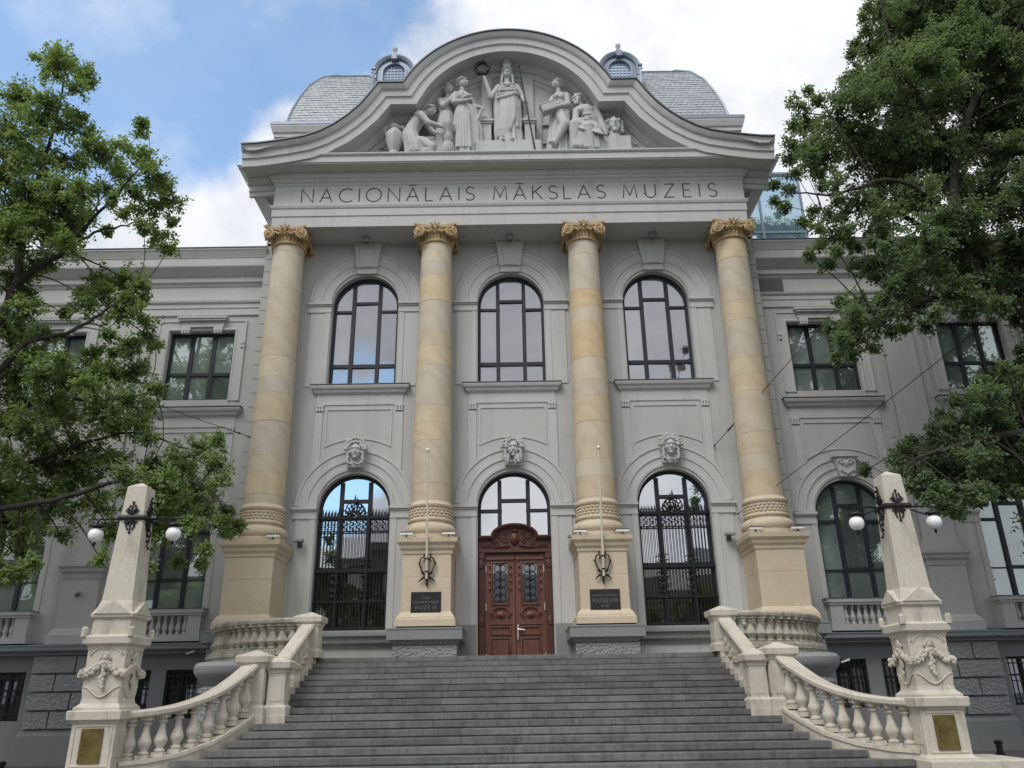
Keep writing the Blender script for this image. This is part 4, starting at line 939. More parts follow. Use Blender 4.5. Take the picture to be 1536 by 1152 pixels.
# ------------------------------------------------------------------ obelisk lamps
def obelisk(s, sd):
    cx, cy = s*7.86, -10.18
    t = thing('obelisk_lamp', (cx, cy, .6), 'cream stone obelisk with iron arms and two white globes, %s of the stairs' % sd, 'lamp post', 'obelisk lamps at the foot of the stairs')
    mb = MB(); mb.sqlathe(cx, cy, [(.49, .56), (.49, .62), (.44, .65), (.41, .68), (.41, 1.42), (.43, 1.45), (.44, 1.48), (.50, 1.50), (.51, 1.64), (.49, 1.66), (.3, 1.67)])
    for q in (-1, 1): mb.box(cx+q*.41-.012, cx+q*.41+.012, cy-.33, cy+.33, .84, 1.34)
    mb.sweep(rect(cx-.36, cx+.36, .70, 1.41)[::-1], [(0, cy-.40), (0, cy-.425), (.035, cy-.425), (.035, cy-.40)], True)
    mb.build('obelisk_pedestal', 'cream', t, bevel=.01)
    mb = MB(); mb.sqlathe(cx, cy, [(.44, 1.66), (.44, 1.70), (.36, 1.78), (.345, 1.86), (.36, 2.0), (.365, 2.72), (.39, 2.80), (.46, 2.85), (.47, 2.97), (.44, 3.0), (.37, 3.02), (.36, 3.30), (.41, 3.34), (.42, 3.40), (.36, 3.44), (.315, 3.62), (.30, 3.66)])
    for q in (-1, 1):                                           # scroll ears and gables
        for p in (-1, 1): mb.lathe(cx+q*.45, cy+p*.45, [(.06, 2.97), (.06, 3.12), (.03, 3.16)], 10)
    for a in range(4):
        rot = Matrix.Rotation(a*PI/2, 3, 'Z'); k = len(mb.v)
        mb.poly([(-.35, 3.40), (.35, 3.40), (0, 3.66)], -.44, -.30)
        mb.sweep([(-.34, 2.66), (-.30, 2.74)]+[(.30*math.cos(PI-PI*i/10), 2.64+.16*math.sin(PI*i/10)) for i in range(11)]+[(.30, 2.74), (.34, 2.66)], [(0, -.36), (0, -.385), (.025, -.385), (.025, -.36)])
        mb.tube([(.34*(-1+2*i/16), -.365, 1.98+.09*math.cos(2*PI*i/16)) for i in range(17)], .018, 5)
        mb.v[k:] = [tuple(rot@Vector((x, y, z))+Vector((cx, cy, 0))) for x, y, z in mb.v[k:]]
    mb.build('obelisk_base', 'cream', t, bevel=.008)
    mb = MB(); mb.sqlathe(cx, cy, [(.30, 3.64), (.205, 5.98), (.01, 6.10)]); mb.build('obelisk_shaft', 'cream', t, bevel=.012)
    mb = MB(); rr = random.Random(5)                            # garland
    for a in range(4):
        rot = Matrix.Rotation(a*PI/2, 3, 'Z'); k = len(mb.v)
        for i in range(46):
            u = -1+2*i/45; z = 2.52-.26*math.cos(u*PI)*-1*.5-.24*(1-abs(math.cos(u*PI/2)))
            z = 2.50-.22*math.sin(abs(u)*PI*.5)**1.2-(.0 if abs(u) < .8 else -.02)
            for _ in range(2): r = rr.uniform(.028, .05); mb.ell((u*.44+rr.uniform(-.02, .02), -.40+rr.uniform(-.03, .03), z+rr.uniform(-.05, .05)), (r, r, r), 6, 5)
        for i in range(14): w = .05*(1-abs(i-8)/12); mb.ell((rr.uniform(-w, w), -.40, 2.48-.032*i), (.04, .035, .045), 6, 5)
        mb.ell((0, -.39, 2.60), (.07, .05, .07), 8, 6); mb.tube([(-.09, -.38, 2.57), (-.05, -.41, 2.64), (0, -.40, 2.68), (.05, -.41, 2.64), (.09, -.38, 2.57)], .03, 6)
        for q in (-1, 1): mb.cap((q*.04, -.39, 2.56), (q*.10, -.38, 2.30), .025, .015, 6)
        mb.v[k:] = [tuple(rot@Vector((x, y, z))+Vector((cx, cy, 0))) for x, y, z in mb.v[k:]]
    mb.build('garland', 'cream', t, True)
    # brass tablet
    mb = MB(); mb.box(cx-.20, cx+.20, cy-.445, cy-.41, .76, 1.35); tb = mb.build('brass_tablet', 'brass', t, bevel=.004)
    mb = MB(); Y = cy-.447; rr = random.Random(9)
    for i in range(9): w = rr.uniform(.10, .16); mb.box(cx-.08, cx-.08+w, Y-.001, Y+.001, 1.24-.05*i, 1.244-.05*i)
    for i in range(4): mb.lathe(cx-.13, 0, [(0.001, 0), (.011, 0)], 8); mb.v[-16:] = [(x, Y-.001, 1.14-.075*i+y) for x, y, z in mb.v[-16:]]
    mb.box(cx-.1, cx+.1, Y-.001, Y+.001, 1.30, 1.304)
    mb.build('engraved_lines', 'brass_dark', tb)
    # iron band, scroll plaques and arms
    mb = MB(); zb = 5.32; h = .232
    mb.sqlathe(cx, cy, [(h-.01, zb-.05), (h+.03, zb-.05), (h+.045, zb), (h+.03, zb+.05), (h-.01, zb+.05)])
    for a in range(4):
        rot = Matrix.Rotation(a*PI/2, 3, 'Z'); k = len(mb.v)
        for q in (-1, 1):
            for p in (-1, 1):
                mb.tube([(q*(.075+.06*(1-i/15)*math.cos(i*.6)), -h-.02, zb+p*.12+.06*(1-i/15)*math.sin(i*.6)) for i in range(14)], .014, 5)
                mb.tube([(q*.02, -h-.03, zb+p*.05), (q*.09, -h-.03, zb+p*.17), (q*.05, -h-.02, zb+p*.235)], .016, 5); mb.ell((q*.055, -h-.02, zb+p*.24), .022, 6, 5)
        for p in (-1, 1): mb.tube([(0, -h-.02, zb), (0, -h-.03, zb+p*.30)], .016, 5); mb.ell((0, -h-.02, zb+p*.31), .03, 6, 5)
        mb.v[k:] = [tuple(rot@Vector((x, y, z))+Vector((cx, cy, 0))) for x, y, z in mb.v[k:]]
    mb.build('iron_band', 'iron', t, True)
    for q in (-1, 1):
        mb = MB(); gx = cx+q*.80; z0 = zb
        mb.tube([(cx+q*h, cy, z0), (cx+q*.5, cy, z0+.03), (gx, cy, z0+.015), (cx+q*1.02, cy, z0+.02)], [.022, .02, .016, .008], 6)
        mb.tube([(cx+q*.22, cy, z0-.02), (cx+q*.42, cy, z0-.06), (cx+q*.62, cy, z0-.13), (gx, cy, z0-.12)], .016, 6)
        mb.tube([(cx+q*.24, cy, z0-.05), (cx+q*.33, cy, z0-.3), (cx+q*.29, cy, z0-.55), (cx+q*.335, cy, z0-.62)], [.02, .018, .015, .03], 6)
        mb.tube([(cx+q*.24, cy, z0+.05), (cx+q*.30, cy, z0+.2), (cx+q*.24, cy, z0+.38), (cx+q*.27, cy, z0+.46)], [.02, .018, .015, .025], 6)
        for z in (-.45, -.35, .22, .35): mb.ell((cx+q*.29, cy, z0+z), (.05, .02, .035), 6, 5)
        mb.lathe(gx, cy, [(.02, z0+.02), (.02, z0-.06), (.14, z0-.10), (.15, z0-.13), (.08, z0-.14), (.08, z0-.17)], 16)
        arm = mb.build('lamp_arm', 'iron', t, True)
        mb = MB(); mb.ell((gx, cy, z0-.305), .15, 24, 16); mb.build('globe', 'globe', arm, True)
        mb = MB(); mb.lathe(gx, cy, [(.03, z0-.455), (.03, z0-.49), (.015, z0-.53), (.003, z0-.56)], 8); mb.build('lamp_finial', 'iron', arm, True)
obelisk(-1, 'left'); obelisk(1, 'right')

# ------------------------------------------------------------------ small things on and by the building
def plaque(x, lines, lab):
    mb = MB(); Y = -.93; mb.box(x-.47, x+.47, Y, Y+.028, 4.25, 4.90); t = thing('plaque', (x, Y, 4.25), lab, 'sign', 'dark plaques on the pedestals')
    mb.build('board', 'plaque', t, bevel=.005)
    mb = MB()
    for txt, w, z, h, th in lines: lettering(mb, txt, x-w, x+w, z, h, Y, th, .003)
    mb.build('lettering', 'plaque_text', t)
plaque(-2.8, (('LATVIJAS', .13, 4.69, .05, .008), ('NACIONĀLAIS MĀKSLAS', .38, 4.56, .055, .009), ('MUZEJS', .33, 4.37, .11, .016)), 'dark plaque reading MUZEJS on the pedestal left of the door')
plaque(2.8, (('LATVIAN NATIONAL', .38, 4.69, .05, .009), ('MUSEUM', .38, 4.50, .12, .017), ('OF ART', .13, 4.36, .06, .009)), 'dark plaque reading MUSEUM on the pedestal right of the door')
for s, lab in ((-1, 'slim cream flagpole without a flag in an iron bracket, left of the door'), (1, 'slim cream flagpole without a flag in an iron bracket, right of the door')):
    x = s*2.78; t = thing('flagpole', (x, -.95, 5.3), lab, 'flagpole', 'bare flagpoles beside the door')
    mb = MB(); mb.tube([(x, -1.10, 5.28), (x+s*.02, -1.42, 9.32)], [.042, .026], 10); mb.build('pole', 'pole', t, True)
    mb = MB(); mb.ell((x+s*.02, -1.425, 9.38), .065); mb.build('finial_ball', 'white', t, True)
    mb = MB(); Y = -.93
    mb.tube([(x, Y-.02, 5.2), (x, Y-.06, 6.05)], .03, 6)
    for q in (-1, 1):
        mb.tube([(x+q*.03, Y-.06, 5.38), (x+q*.17, Y-.08, 5.55), (x+q*.24, Y-.08, 5.75), (x+q*.2, Y-.08, 5.93), (x+q*.1, Y-.08, 5.97), (x+q*.07, Y-.08, 5.88), (x+q*.12, Y-.08, 5.84)], .024, 6)
        mb.tube([(x+q*.02, Y-.05, 5.36), (x+q*.16, Y-.07, 5.30), (x+q*.26, Y-.05, 5.20)], [.035, .03, .012], 6); mb.tube([(x+q*.02, Y-.05, 5.42), (x+q*.13, Y-.07, 5.45), (x+q*.2, Y-.05, 5.5)], [.03, .025, .012], 6)
        mb.ell((x+q*.26, Y-.06, 5.78), .03, 6, 5); mb.ell((x+q*.1, Y-.07, 6.03), (.03, .03, .06), 6, 5)
    mb.tube([(x+.06*math.cos(a), -1.12+.06*math.sin(a), 5.5) for a in np.linspace(0, 2*PI, 11)], .02, 5, False); mb.tube([(x+.06*math.cos(a), -1.14+.06*math.sin(a), 5.9) for a in np.linspace(0, 2*PI, 11)], .02, 5, False)
    mb.ell((x, Y-.04, 5.14), (.035, .035, .09), 6, 5)
    mb.build('bracket', 'iron', t, True)
# floodlights lying on the pedestal caps
nm = {-8.4624: 'far left', -2.8: 'inner left', 2.8: 'inner right', 8.4624: 'far right'}
for cx in nm:
    for q, w in ((-1, 'left'), (1, 'right')):
        x = cx+q*.68; t = thing('floodlight', (x, -.86, 6.64), 'flat white floodlight bar lying on the %s end of the %s column pedestal' % (w, nm[cx]), 'floodlight', 'floodlights on the column pedestals')
        mb = MB(); mb.box(x-.21, x+.21, -.95, -.80, 6.70, 6.775); mb.build('housing', 'white', t, bevel=.008)
        mb = MB(); mb.box(x-.22, x+.22, -.96, -.79, 6.777, 6.80); mb.box(x-.03, x+.03, -.9, -.84, 6.63, 6.70); mb.build('lid', 'lead', t)
for x, lab in ((-7.3, 'small grey floodlight on the wall, left of the left grille window'), (-2.02, 'small grey floodlight on the wall, just left of the door arch'), (1.98, 'small grey floodlight on the wall, just right of the door arch'), (7.3, 'small grey floodlight on the wall, right of the right grille window')):
    t = thing('wall_floodlight', (x, W0-.05, 6.7), lab, 'floodlight', 'small floodlights on the portico wall')
    mb = MB(); mb.box(x-.17, x+.17, W0-.42, W0-.14, 6.78, 6.86); mb.build('housing', 'lampgrey', t, bevel=.008)
    mb = MB(); mb.box(x-.05, x+.05, W0-.2, W0-.02, 6.70, 6.80); mb.box(x-.08, x+.08, W0-.055, W0-.02, 6.62, 6.82); mb.build('bracket', 'lead', t)
for x, lab in zip(XU, ('small grey ceiling lamp under the porch, over the left arched window', 'small grey ceiling lamp under the porch, over the middle arched window', 'small grey ceiling lamp under the porch, over the right arched window')):
    t = thing('soffit_lamp', (x, .15, 18.5), lab, 'lamp', 'ceiling lamps under the porch')
    mb = MB(); mb.lathe(x, .15, [(.10, 18.26), (.13, 18.28), (.135, 18.46), (.17, 18.47), (.17, 18.50)], 16); mb.build('housing', 'lampgrey', t, True)
    mb = MB(); mb.lathe(x, .15, [(.02, 18.235), (.09, 18.25), (.09, 18.262)], 16); mb.build('lens', 'lead', t, True)
for px, py, lab in ((286, 979, 'small white lamp tube on the basement wall by the left wing'), (1268, 992, 'small white lamp tube on the basement wall by the right wing')):
    p = at(px, py, .95); t = thing('wall_lamp', p, lab, 'lamp', 'small white lamp tubes under the wings')
    mb = MB(); mb.tube([p+Vector((-.14, 0, -.03)), p+Vector((.14, -.03, .05))], .035, 8); mb.build('tube', 'white', t, True)
    mb = MB(); mb.tube([p, p+Vector((0, .25, .1))], .015, 6); mb.build('arm', 'lead', t)
p = at(118, 893, .93); t = thing('security_camera', p, 'small grey camera on the pilaster pedestal of the left wing', 'camera')
mb = MB(); mb.ell(p+Vector((0, -.08, 0)), (.08, .08, .07), 12, 8); mb.build('dome', 'lead', t, True)
mb = MB(); mb.lathe(p.x, p.y-.06, [(.06, p.z+.04), (.09, p.z+.06), (.09, p.z+.11)], 12); mb.build('mount', 'lampgrey', t, True)
# dark stone bowls behind the lower newels
for s, sd in ((-1, 'left'), (1, 'right')):
    x, y = s*6.95, -6.2; t = thing('stone_bowl', (x, y, 0), 'big dark grey stone bowl on a pier behind the %s curved balustrade' % sd, 'planter', 'stone bowls beside the stairs')
    mb = MB(); mb.lathe(x, y, [(.5, 2.10), (.62, 2.22), (.74, 2.34), (.80, 2.44), (.80, 2.56), (.74, 2.64), (.62, 2.66), (.5, 2.58), (.1, 2.5)], 40); mb.build('bowl', 'base', t, True)
    mb = MB(); mb.lathe(x, y, [(.62, 0), (.62, 1.95), (.66, 1.98), (.66, 2.06), (.52, 2.12)], 32); mb.build('pier', 'rustic', t, True)
for p, lab in (((-13.75, -3.2), 'short black bollard on the pavement by the left wing'), ((14.1, -.9), 'short black bollard on the pavement by the right wing')):
    t = thing('bollard', (p[0], p[1], 0), lab, 'bollard', 'short black bollards by the wings')
    mb = MB(); mb.lathe(p[0], p[1], [(.13, 0), (.13, .05), (.085, .08), (.085, .3)], 14); mb.build('post', 'iron', t, True)
    mb = MB(); mb.lathe(p[0], p[1], [(.11, .3), (.12, .33), (.11, .37), (.05, .40)], 14); mb.build('cap', 'iron', t, True)
def cable(a, b, sag, lab, r=.012, ins=None):
    a, b = Vector(a), Vector(b); t = thing('overhead_cable', a, lab, 'cable', 'thin overhead cables')
    pts = [a.lerp(b, i/24)-Vector((0, 0, sag*4*(i/24)*(1-i/24))) for i in range(25)]
    mb = MB(); mb.tube(pts, r, 5); mb.build('wire', 'cable', t)
    mb = MB(); mb.tube([a+Vector((0, .12, 0)), a], .03, 6); mb.ell(pts[1], (.045, .045, .045), 8, 6); mb.tube([pts[1], pts[1].lerp(pts[2], .35)], .028, 6); mb.build('wall_anchor', 'cable', t)
cable(at(375, 655, .65), at(-120, 462, -7), .15, 'dark cable from the wall left of the columns into the left tree')
cable(at(1072, 668, .6), at(1640, 5, -8), .15, 'upper pale cable rising from the wall by the right column into the right tree', .014)
cable(at(1108, 770, .5), at(1640, 355, -8), .1, 'lower cable rising from the right column base across the right wing windows', .012)
# ------------------------------------------------------------------ pediment sculpture (plaster figures, each one surface)
SY = -.85
def cloth(mb, rings, nf, amp, seed=0, n=64):                    # draped tube: rings (x, y, z, rx, ry), folds run down it
    k = len(mb.v); rr = random.Random(seed); ph = [rr.uniform(0, 6) for _ in range(4)]; m = len(rings)
    for j, (x, y, z, rx, ry) in enumerate(rings):
        u = j/(m-1)
        for i in range(n):
            a = 2*PI*i/n
            f = 1+1.5*amp*(.3+.9*u)*(.6*math.sin(nf*a+ph[0]+1.2*u)+.4*math.sin((nf*1.7//1)*a+ph[1]-1.5*u))
            mb.v.append((x+rx*f*math.cos(a), y+ry*f*math.sin(a), z))
    for j in range(m-1):
        for i in range(n):
            i2 = (i+1) % n; mb.f.append((k+j*n+i, k+j*n+i2, k+(j+1)*n+i2, k+(j+1)*n+i))
    mb.f.append(tuple(k+i for i in range(n))[::-1]); mb.f.append(tuple(k+(m-1)*n+i for i in range(n)))
def head(mb, c, r, face, hair='bun', tilt=0):                   # face = horizontal angle, -90 looks at the viewer
    c = Vector(c); f = Vector((math.cos(R(face)), math.sin(R(face)), math.sin(R(tilt)))).normalized(); sd = f.cross(Vector((0, 0, 1))).normalized(); up = sd.cross(f)
    Rm = Matrix((sd, f, up)).transposed()
    mb.ell(c, (r*.76, r*.9, r*1.05), 14, 10, Rm)
    mb.cap(c+f*r*.55-up*r*.55, c+f*r*.5-up*r*.75, r*.36, r*.25); mb.cap(c+f*r*.9+up*r*.15, c+f*r*1.08-up*r*.2, r*.08, r*.15, 8)
    for s in (-1, 1):
        mb.cap(c+f*r*.84+sd*s*r*.1+up*r*.22, c+f*r*.7+sd*s*r*.48+up*r*.2, r*.1, r*.08, 8); mb.ell(c+f*r*.55+sd*s*r*.4-up*r*.3, r*.25, 8, 6)
    mb.cap(c+f*r*.82-up*r*.48+sd*r*.15, c+f*r*.82-up*r*.48-sd*r*.15, r*.09, r*.09, 8)
    rr = random.Random(3)
    if hair:
        for i in range(34):
            a, b = rr.uniform(0, 2*PI), rr.uniform(.05, 1.25); d = up*math.cos(b)+(sd*math.cos(a)+f*math.sin(a))*math.sin(b)
            if d.dot(f) > .62 and d.dot(up) < .75: continue
            q = c-f*r*.08+Vector(d)*r*.95; mb.ell(q, r*rr.uniform(.2, .3), 7, 5)
        if hair == 'bun': mb.ell(c-f*r*1.05+up*r*.1, r*.42, 9, 7)
    if hair == 'beard':
        for i in range(14): mb.cap(c+f*r*.6-up*r*.6+sd*r*rr.uniform(-.5, .5), c+f*r*rr.uniform(.4, .7)-up*r*rr.uniform(1.1, 1.5)+sd*r*rr.uniform(-.35, .35), r*.2, r*.12, 7)
def hand(mb, p, d, r, up=(0, 0, 1), curl=.5):
    p, d = Vector(p), Vector(d).normalized(); sd = d.cross(Vector(up)); sd = sd.normalized() if sd.length > .01 else Vector((1, 0, 0)); n = sd.cross(d)
    q = p+d*r*1.2; mb.cap(p, q, r*.8, r*.95, 8)
    for i, l in enumerate((1.3, 1.5, 1.4, 1.1)):
        a = q+sd*r*(-.75+.5*i); b = a+d*r*l*.6-n*r*curl*.3; mb.cap(a, b, r*.3, r*.27, 6); mb.cap(b, b+d*r*l*.4-n*r*curl*.8, r*.27, r*.2, 6)
    mb.cap(p+d*r*.3+sd*r*-.8, p+d*r*1.3+sd*r*-1.4, r*.32, r*.24, 6)
def limb(mb, pts, rs):
    for a, b, r0, r1 in zip(pts, pts[1:], rs, rs[1:]): mb.cap(a, b, r0, r1)
VX = .0165
def statue(loc, mb, lab, name='statue', cat='statue', grp='plaster figures in the pediment', part='body', vx=VX):
    t = thing(name, loc, lab, cat, grp); b = mb.build(part, 'sculpt', t, remesh=vx, smo=1); return t, b

# standing goddess with helmet, wreath and spear
mb = MB(); y = SY
cloth(mb, [(.02, y, 24.30, .36, .27), (.02, y, 24.0, .42, .30), (.03, y, 23.4, .47, .33), (.04, y, 22.7, .50, .34), (.05, y, 22.0, .53, .36), (.05, y, 21.88, .53, .36)], 11, .10, 1)
cloth(mb, [(.04, y-.03, 24.22, .42, .30), (.06, y-.05, 23.6, .49, .35), (.02, y-.06, 23.0, .50, .37), (-.10, y-.05, 22.5, .44, .36), (-.2, y-.04, 22.15, .30, .3)], 6, .07, 4)
mb.cap((.42, y-.1, 23.9), (.48, y-.12, 22.75), .13, .09); mb.cap((.3, y-.22, 23.9), (.38, y-.25, 22.65), .1, .07); mb.tube([(-.42, y-.2, 24.1), (-.1, y-.34, 24.06), (.3, y-.3, 24.25), (.45, y-.1, 24.35)], [.08, .09, .08, .06], 8)
mb.tube([(-.40, y-.2, 24.28), (0, y-.33, 24.22), (.42, y-.18, 24.42)], [.06, .07, .05], 8)
mb.ell((0, y, 24.52), (.36, .25, .34)); mb.ell((0, y-.02, 24.80), (.40, .22, .20))
for s in (-1, 1): mb.ell((s*.17, y-.2, 24.62), (.15, .12, .14))
mb.tube([(-.3, y-.24, 24.78), (-.1, y-.31, 24.72), (.1, y-.31, 24.72), (.3, y-.24, 24.78)], .05, 7); mb.ell((0, y-.3, 24.70), (.09, .05, .09))
for i in range(9): a = -.4+.1*i; mb.cap((a*.9, y-.25, 24.55), (a*.95, y-.27, 24.43), .05, .03, 6)
mb.cap((0, y, 24.9), (0, y-.02, 25.2), .135, .12); head(mb, (0, y-.05, 25.42), .235, -90, None)
mb.ell((0, y, 25.56), (.25, .30, .22)); mb.tube([(-.2, y-.22, 25.55), (0, y-.34, 25.62), (.2, y-.22, 25.55)], .04, 6)
mb.cap((0, y-.1, 25.72), (0, y-.02, 25.98), .10, .14); mb.ell((0, y-.05, 26.08), (.19, .22, .07)); mb.ell((0, y+.18, 25.85), (.09, .16, .25))
for s in (-1, 1): mb.cap((s*.2, y-.05, 25.4), (s*.24, y-.1, 24.95), .07, .04); mb.cap((s*.12, y-.15, 25.8), (s*.19, y-.02, 26.05), .05, .03)
limb(mb, [(-.36, y, 24.82), (-.66, y-.1, 24.24), (-.92, y-.28, 25.08)], [.135, .115, .075]); hand(mb, (-.92, y-.28, 25.08), (-.1, 0, 1), .07, (0, 1, 0))
limb(mb, [(.38, y, 24.82), (.60, y, 24.30), (.70, y-.28, 23.86)], [.135, .11, .07]); hand(mb, (.70, y-.28, 23.86), (.6, -.3, -.6), .07)
for i in range(5): mb.cap((-.42-.02*i, y-.05+.04*i, 24.6-.1*i), (-.5, y-.02+.05*i, 22.6+.1*i), .09, .06)
for s in (-.2, .16): mb.cap((s, y-.42, 21.95), (s-.02, y-.25, 22.02), .07, .09)
t, b = statue((0, SY, 21.9), mb, 'standing helmeted goddess raising a dark wreath, in the middle of the pediment')
mb = MB(); rr = random.Random(1)
for i in range(46):
    a = 2*PI*i/46
    for q in range(3):
        r_ = .275+rr.uniform(-.05, .05); c = Vector((-1.0+r_*math.cos(a), y-.36+rr.uniform(-.05, .05), 25.50+r_*math.sin(a)))
        mb.ell(c, (.07, .03, .035), 6, 4, Matrix.Rotation(-(a+rr.uniform(.8, 2.2)), 3, 'Y'))
mb.tube([(-1.0+.275*math.cos(a), y-.36, 25.5+.275*math.sin(a)) for a in np.linspace(0, 2*PI, 25)], .03, 6, False); mb.build('wreath', 'iron', t)
mb = MB(); mb.tube([(.47, y-.42, 25.6), (1.03, y-.42, 21.4)], [.026, .034], 8); mb.tube([(.445, y-.42, 25.75), (.47, y-.42, 25.5)], [.004, .05], 8); mb.build('spear', 'iron', t)

# kneeling potter on the left
mb = MB(); y = SY-.05
limb(mb, [(-3.92, y+.1, 22.15), (-3.35, y-.12, 22.02), (-2.98, y-.2, 21.72), (-3.0, y-.15, 21.45)], [.30, .24, .19, .15]); limb(mb, [(-3.0, y-.15, 21.62), (-3.75, y-.1, 21.5), (-3.98, y-.05, 21.6)], [.17, .14, .09])
limb(mb, [(-3.85, y+.15, 22.1), (-3.0, y+.25, 22.35), (-2.75, y+.2, 21.45)], [.27, .21, .14]); mb.ell((-2.9, y+.15, 22.0), (.28, .2, .3))
limb(mb, [(-3.88, y, 22.2), (-3.78, y, 22.75), (-3.55, y, 23.22)], [.33, .29, .27]); mb.ell((-3.48, y-.02, 23.28), (.3, .38, .2), rot=Matrix.Rotation(.5, 3, 'Y'))
cloth(mb, [(-3.86, y, 22.5, .33, .34), (-3.8, y-.02, 22.2, .34, .38), (-3.68, y-.02, 21.85, .38, .42), (-3.6, y, 21.45, .42, .42)], 9, .07, 2)
limb(mb, [(-3.42, y-.28, 23.25), (-3.12, y-.35, 22.78), (-2.5, y-.38, 22.55)], [.15, .125, .075]); hand(mb, (-2.5, y-.38, 22.55), (1, -.1, -.2), .07, (0, 1, 0))
limb(mb, [(-3.3, y+.25, 23.2), (-2.95, y+.15, 22.7), (-2.6, y-.05, 22.45)], [.14, .115, .08]); hand(mb, (-2.6, y-.05, 22.45), (1, -.2, 0), .07)
mb.cap((-3.42, y, 23.35), (-3.22, y-.03, 23.55), .13, .11); head(mb, (-3.06, y-.05, 23.62), .22, -25, 'bun', -25)
mb.tube([(-3.24, y-.1, 23.72), (-3.1, y-.28, 23.72), (-2.9, y-.2, 23.70)], .035, 6)
statue((-3.5, SY, 21.3), mb, 'kneeling bare-backed figure reaching for a jar, left part of the pediment')

# two women embracing, left of the middle
mb = MB(); y = SY+.12
cloth(mb, [(-2.46, y, 23.62, .30, .25), (-2.5, y, 23.0, .35, .27), (-2.5, y, 22.2, .37, .28), (-2.48, y, 21.4, .36, .28)], 9, .08, 6)
mb.ell((-2.5, y, 23.85), (.29, .24, .38)); mb.ell((-2.52, y-.02, 24.18), (.33, .22, .18))
limb(mb, [(-2.72, y-.1, 24.2), (-2.58, y-.25, 23.82), (-2.3, y-.3, 24.05), (-2.2, y-.25, 24.38)], [.135, .12, .10, .07]); mb.cap((-2.44, y, 24.25), (-2.41, y-.04, 24.55), .12, .10)
head(mb, (-2.38, y-.08, 24.78), .225, -35, 'bun'); mb.tube([(-2.6, y-.08, 24.85), (-2.42, y-.30, 24.86), (-2.2, y-.2, 24.84)], .04, 6)
statue((-2.48, SY, 21.3), mb, 'standing woman behind, resting her arm on her companion, left of the middle')
mb = MB(); y = SY-.1
cloth(mb, [(-1.72, y, 23.75, .33, .26), (-1.74, y, 23.3, .40, .29), (-1.72, y, 22.5, .43, .31), (-1.70, y, 21.35, .48, .33)], 11, .09, 8)
cloth(mb, [(-1.5, y-.02, 23.7, .26, .22), (-1.36, y, 23.2, .24, .22), (-1.24, y, 22.6, .24, .2), (-1.2, y, 21.9, .2, .2)], 6, .1, 9)
mb.ell((-1.78, y, 23.98), (.31, .24, .36)); mb.ell((-1.8, y-.02, 24.33), (.34, .22, .18), rot=Matrix.Rotation(.2, 3, 'Y'))
for s in (-.14, .12): mb.ell((-1.76+s, y-.2, 24.15), (.12, .11, .12))
mb.tube([(-2.05, y-.12, 23.80), (-1.75, y-.3, 23.86), (-1.4, y-.15, 24.02)], .055, 7); mb.tube([(-2.05, y-.12, 24.02), (-1.7, y-.29, 24.05), (-1.42, y-.1, 24.3)], .04, 6)
limb(mb, [(-2.1, y-.05, 24.36), (-2.14, y-.12, 23.92), (-1.74, y-.36, 23.78)], [.13, .115, .07]); hand(mb, (-1.74, y-.36, 23.78), (1, -.1, -.1), .065)
limb(mb, [(-1.52, y, 24.25), (-1.34, y, 23.78), (-1.06, y-.1, 23.66)], [.125, .105, .07]); hand(mb, (-1.06, y-.1, 23.66), (.7, -.1, -.4), .065); mb.cap((-1.0, y-.15, 23.55), (-1.22, y-.15, 22.95), .06, .05)
mb.cap((-1.82, y, 24.4), (-1.82, y-.02, 24.72), .115, .10); head(mb, (-1.80, y-.06, 24.93), .225, -20, 'bun', 12); mb.tube([(-2.0, y-.06, 25.02), (-1.82, y-.28, 25.04), (-1.62, y-.15, 25.06)], .04, 6)
for i in range(5): mb.cap((-1.95+.1*i, y-.3, 23.3), (-1.98+.13*i, y-.33, 21.6), .05, .06)
statue((-1.72, SY, 21.3), mb, 'draped woman leaning her hand on a low pillar, left of the goddess')

# woman holding a casket, right of the middle
mb = MB(); y = SY
cloth(mb, [(2.10, y, 23.75, .29, .24), (2.10, y, 23.3, .36, .27), (2.02, y, 22.6, .42, .30), (1.95, y, 21.35, .46, .34)], 10, .09, 12)
limb(mb, [(2.05, y-.15, 23.3), (2.22, y-.4, 22.6), (1.78, y-.4, 21.7)], [.24, .2, .12]); limb(mb, [(1.78, y-.4, 21.75), (1.6, y-.55, 21.66)], [.11, .08])
mb.ell((2.08, y, 23.95), (.28, .23, .34)); mb.ell((2.12, y-.02, 24.30), (.31, .21, .18)); mb.ell((1.95, y-.2, 24.15), (.13, .12, .13)); mb.ell((2.15, y-.2, 24.13), (.12, .11, .12))
mb.tube([(1.82, y-.14, 23.78), (2.05, y-.28, 23.74), (2.35, y-.12, 23.85)], .05, 7)
limb(mb, [(2.38, y-.05, 24.32), (2.42, y-.15, 23.78), (1.98, y-.42, 23.48)], [.135, .115, .075]); hand(mb, (1.98, y-.42, 23.48), (-1, -.1, .1), .07)
limb(mb, [(1.85, y, 24.25), (1.68, y-.2, 23.8), (1.6, y-.3, 23.5)], [.12, .1, .07])
mb.cap((2.08, y, 24.4), (2.04, y-.03, 24.68), .11, .1); head(mb, (2.0, y-.06, 24.88), .22, -155, 'bun', 8)
for i in range(5): mb.cap((2.38, y-.1+.05*i, 23.5), (2.42+.02*i, y-.1+.05*i, 21.6), .07, .08)
t, b = statue((2.05, SY, 21.3), mb, 'draped woman holding a carved casket at her waist, right of the goddess')
mb = MB(); rz = Matrix.Rotation(-.38, 3, 'Y')
def rb(x0, x1, y0, y1, z0, z1):
    k = len(mb.v); mb.box(x0, x1, y0, y1, z0, z1); mb.v[k:] = [tuple(rz@Vector(p)+Vector((1.66, SY-.36, 23.46))) for p in mb.v[k:]]
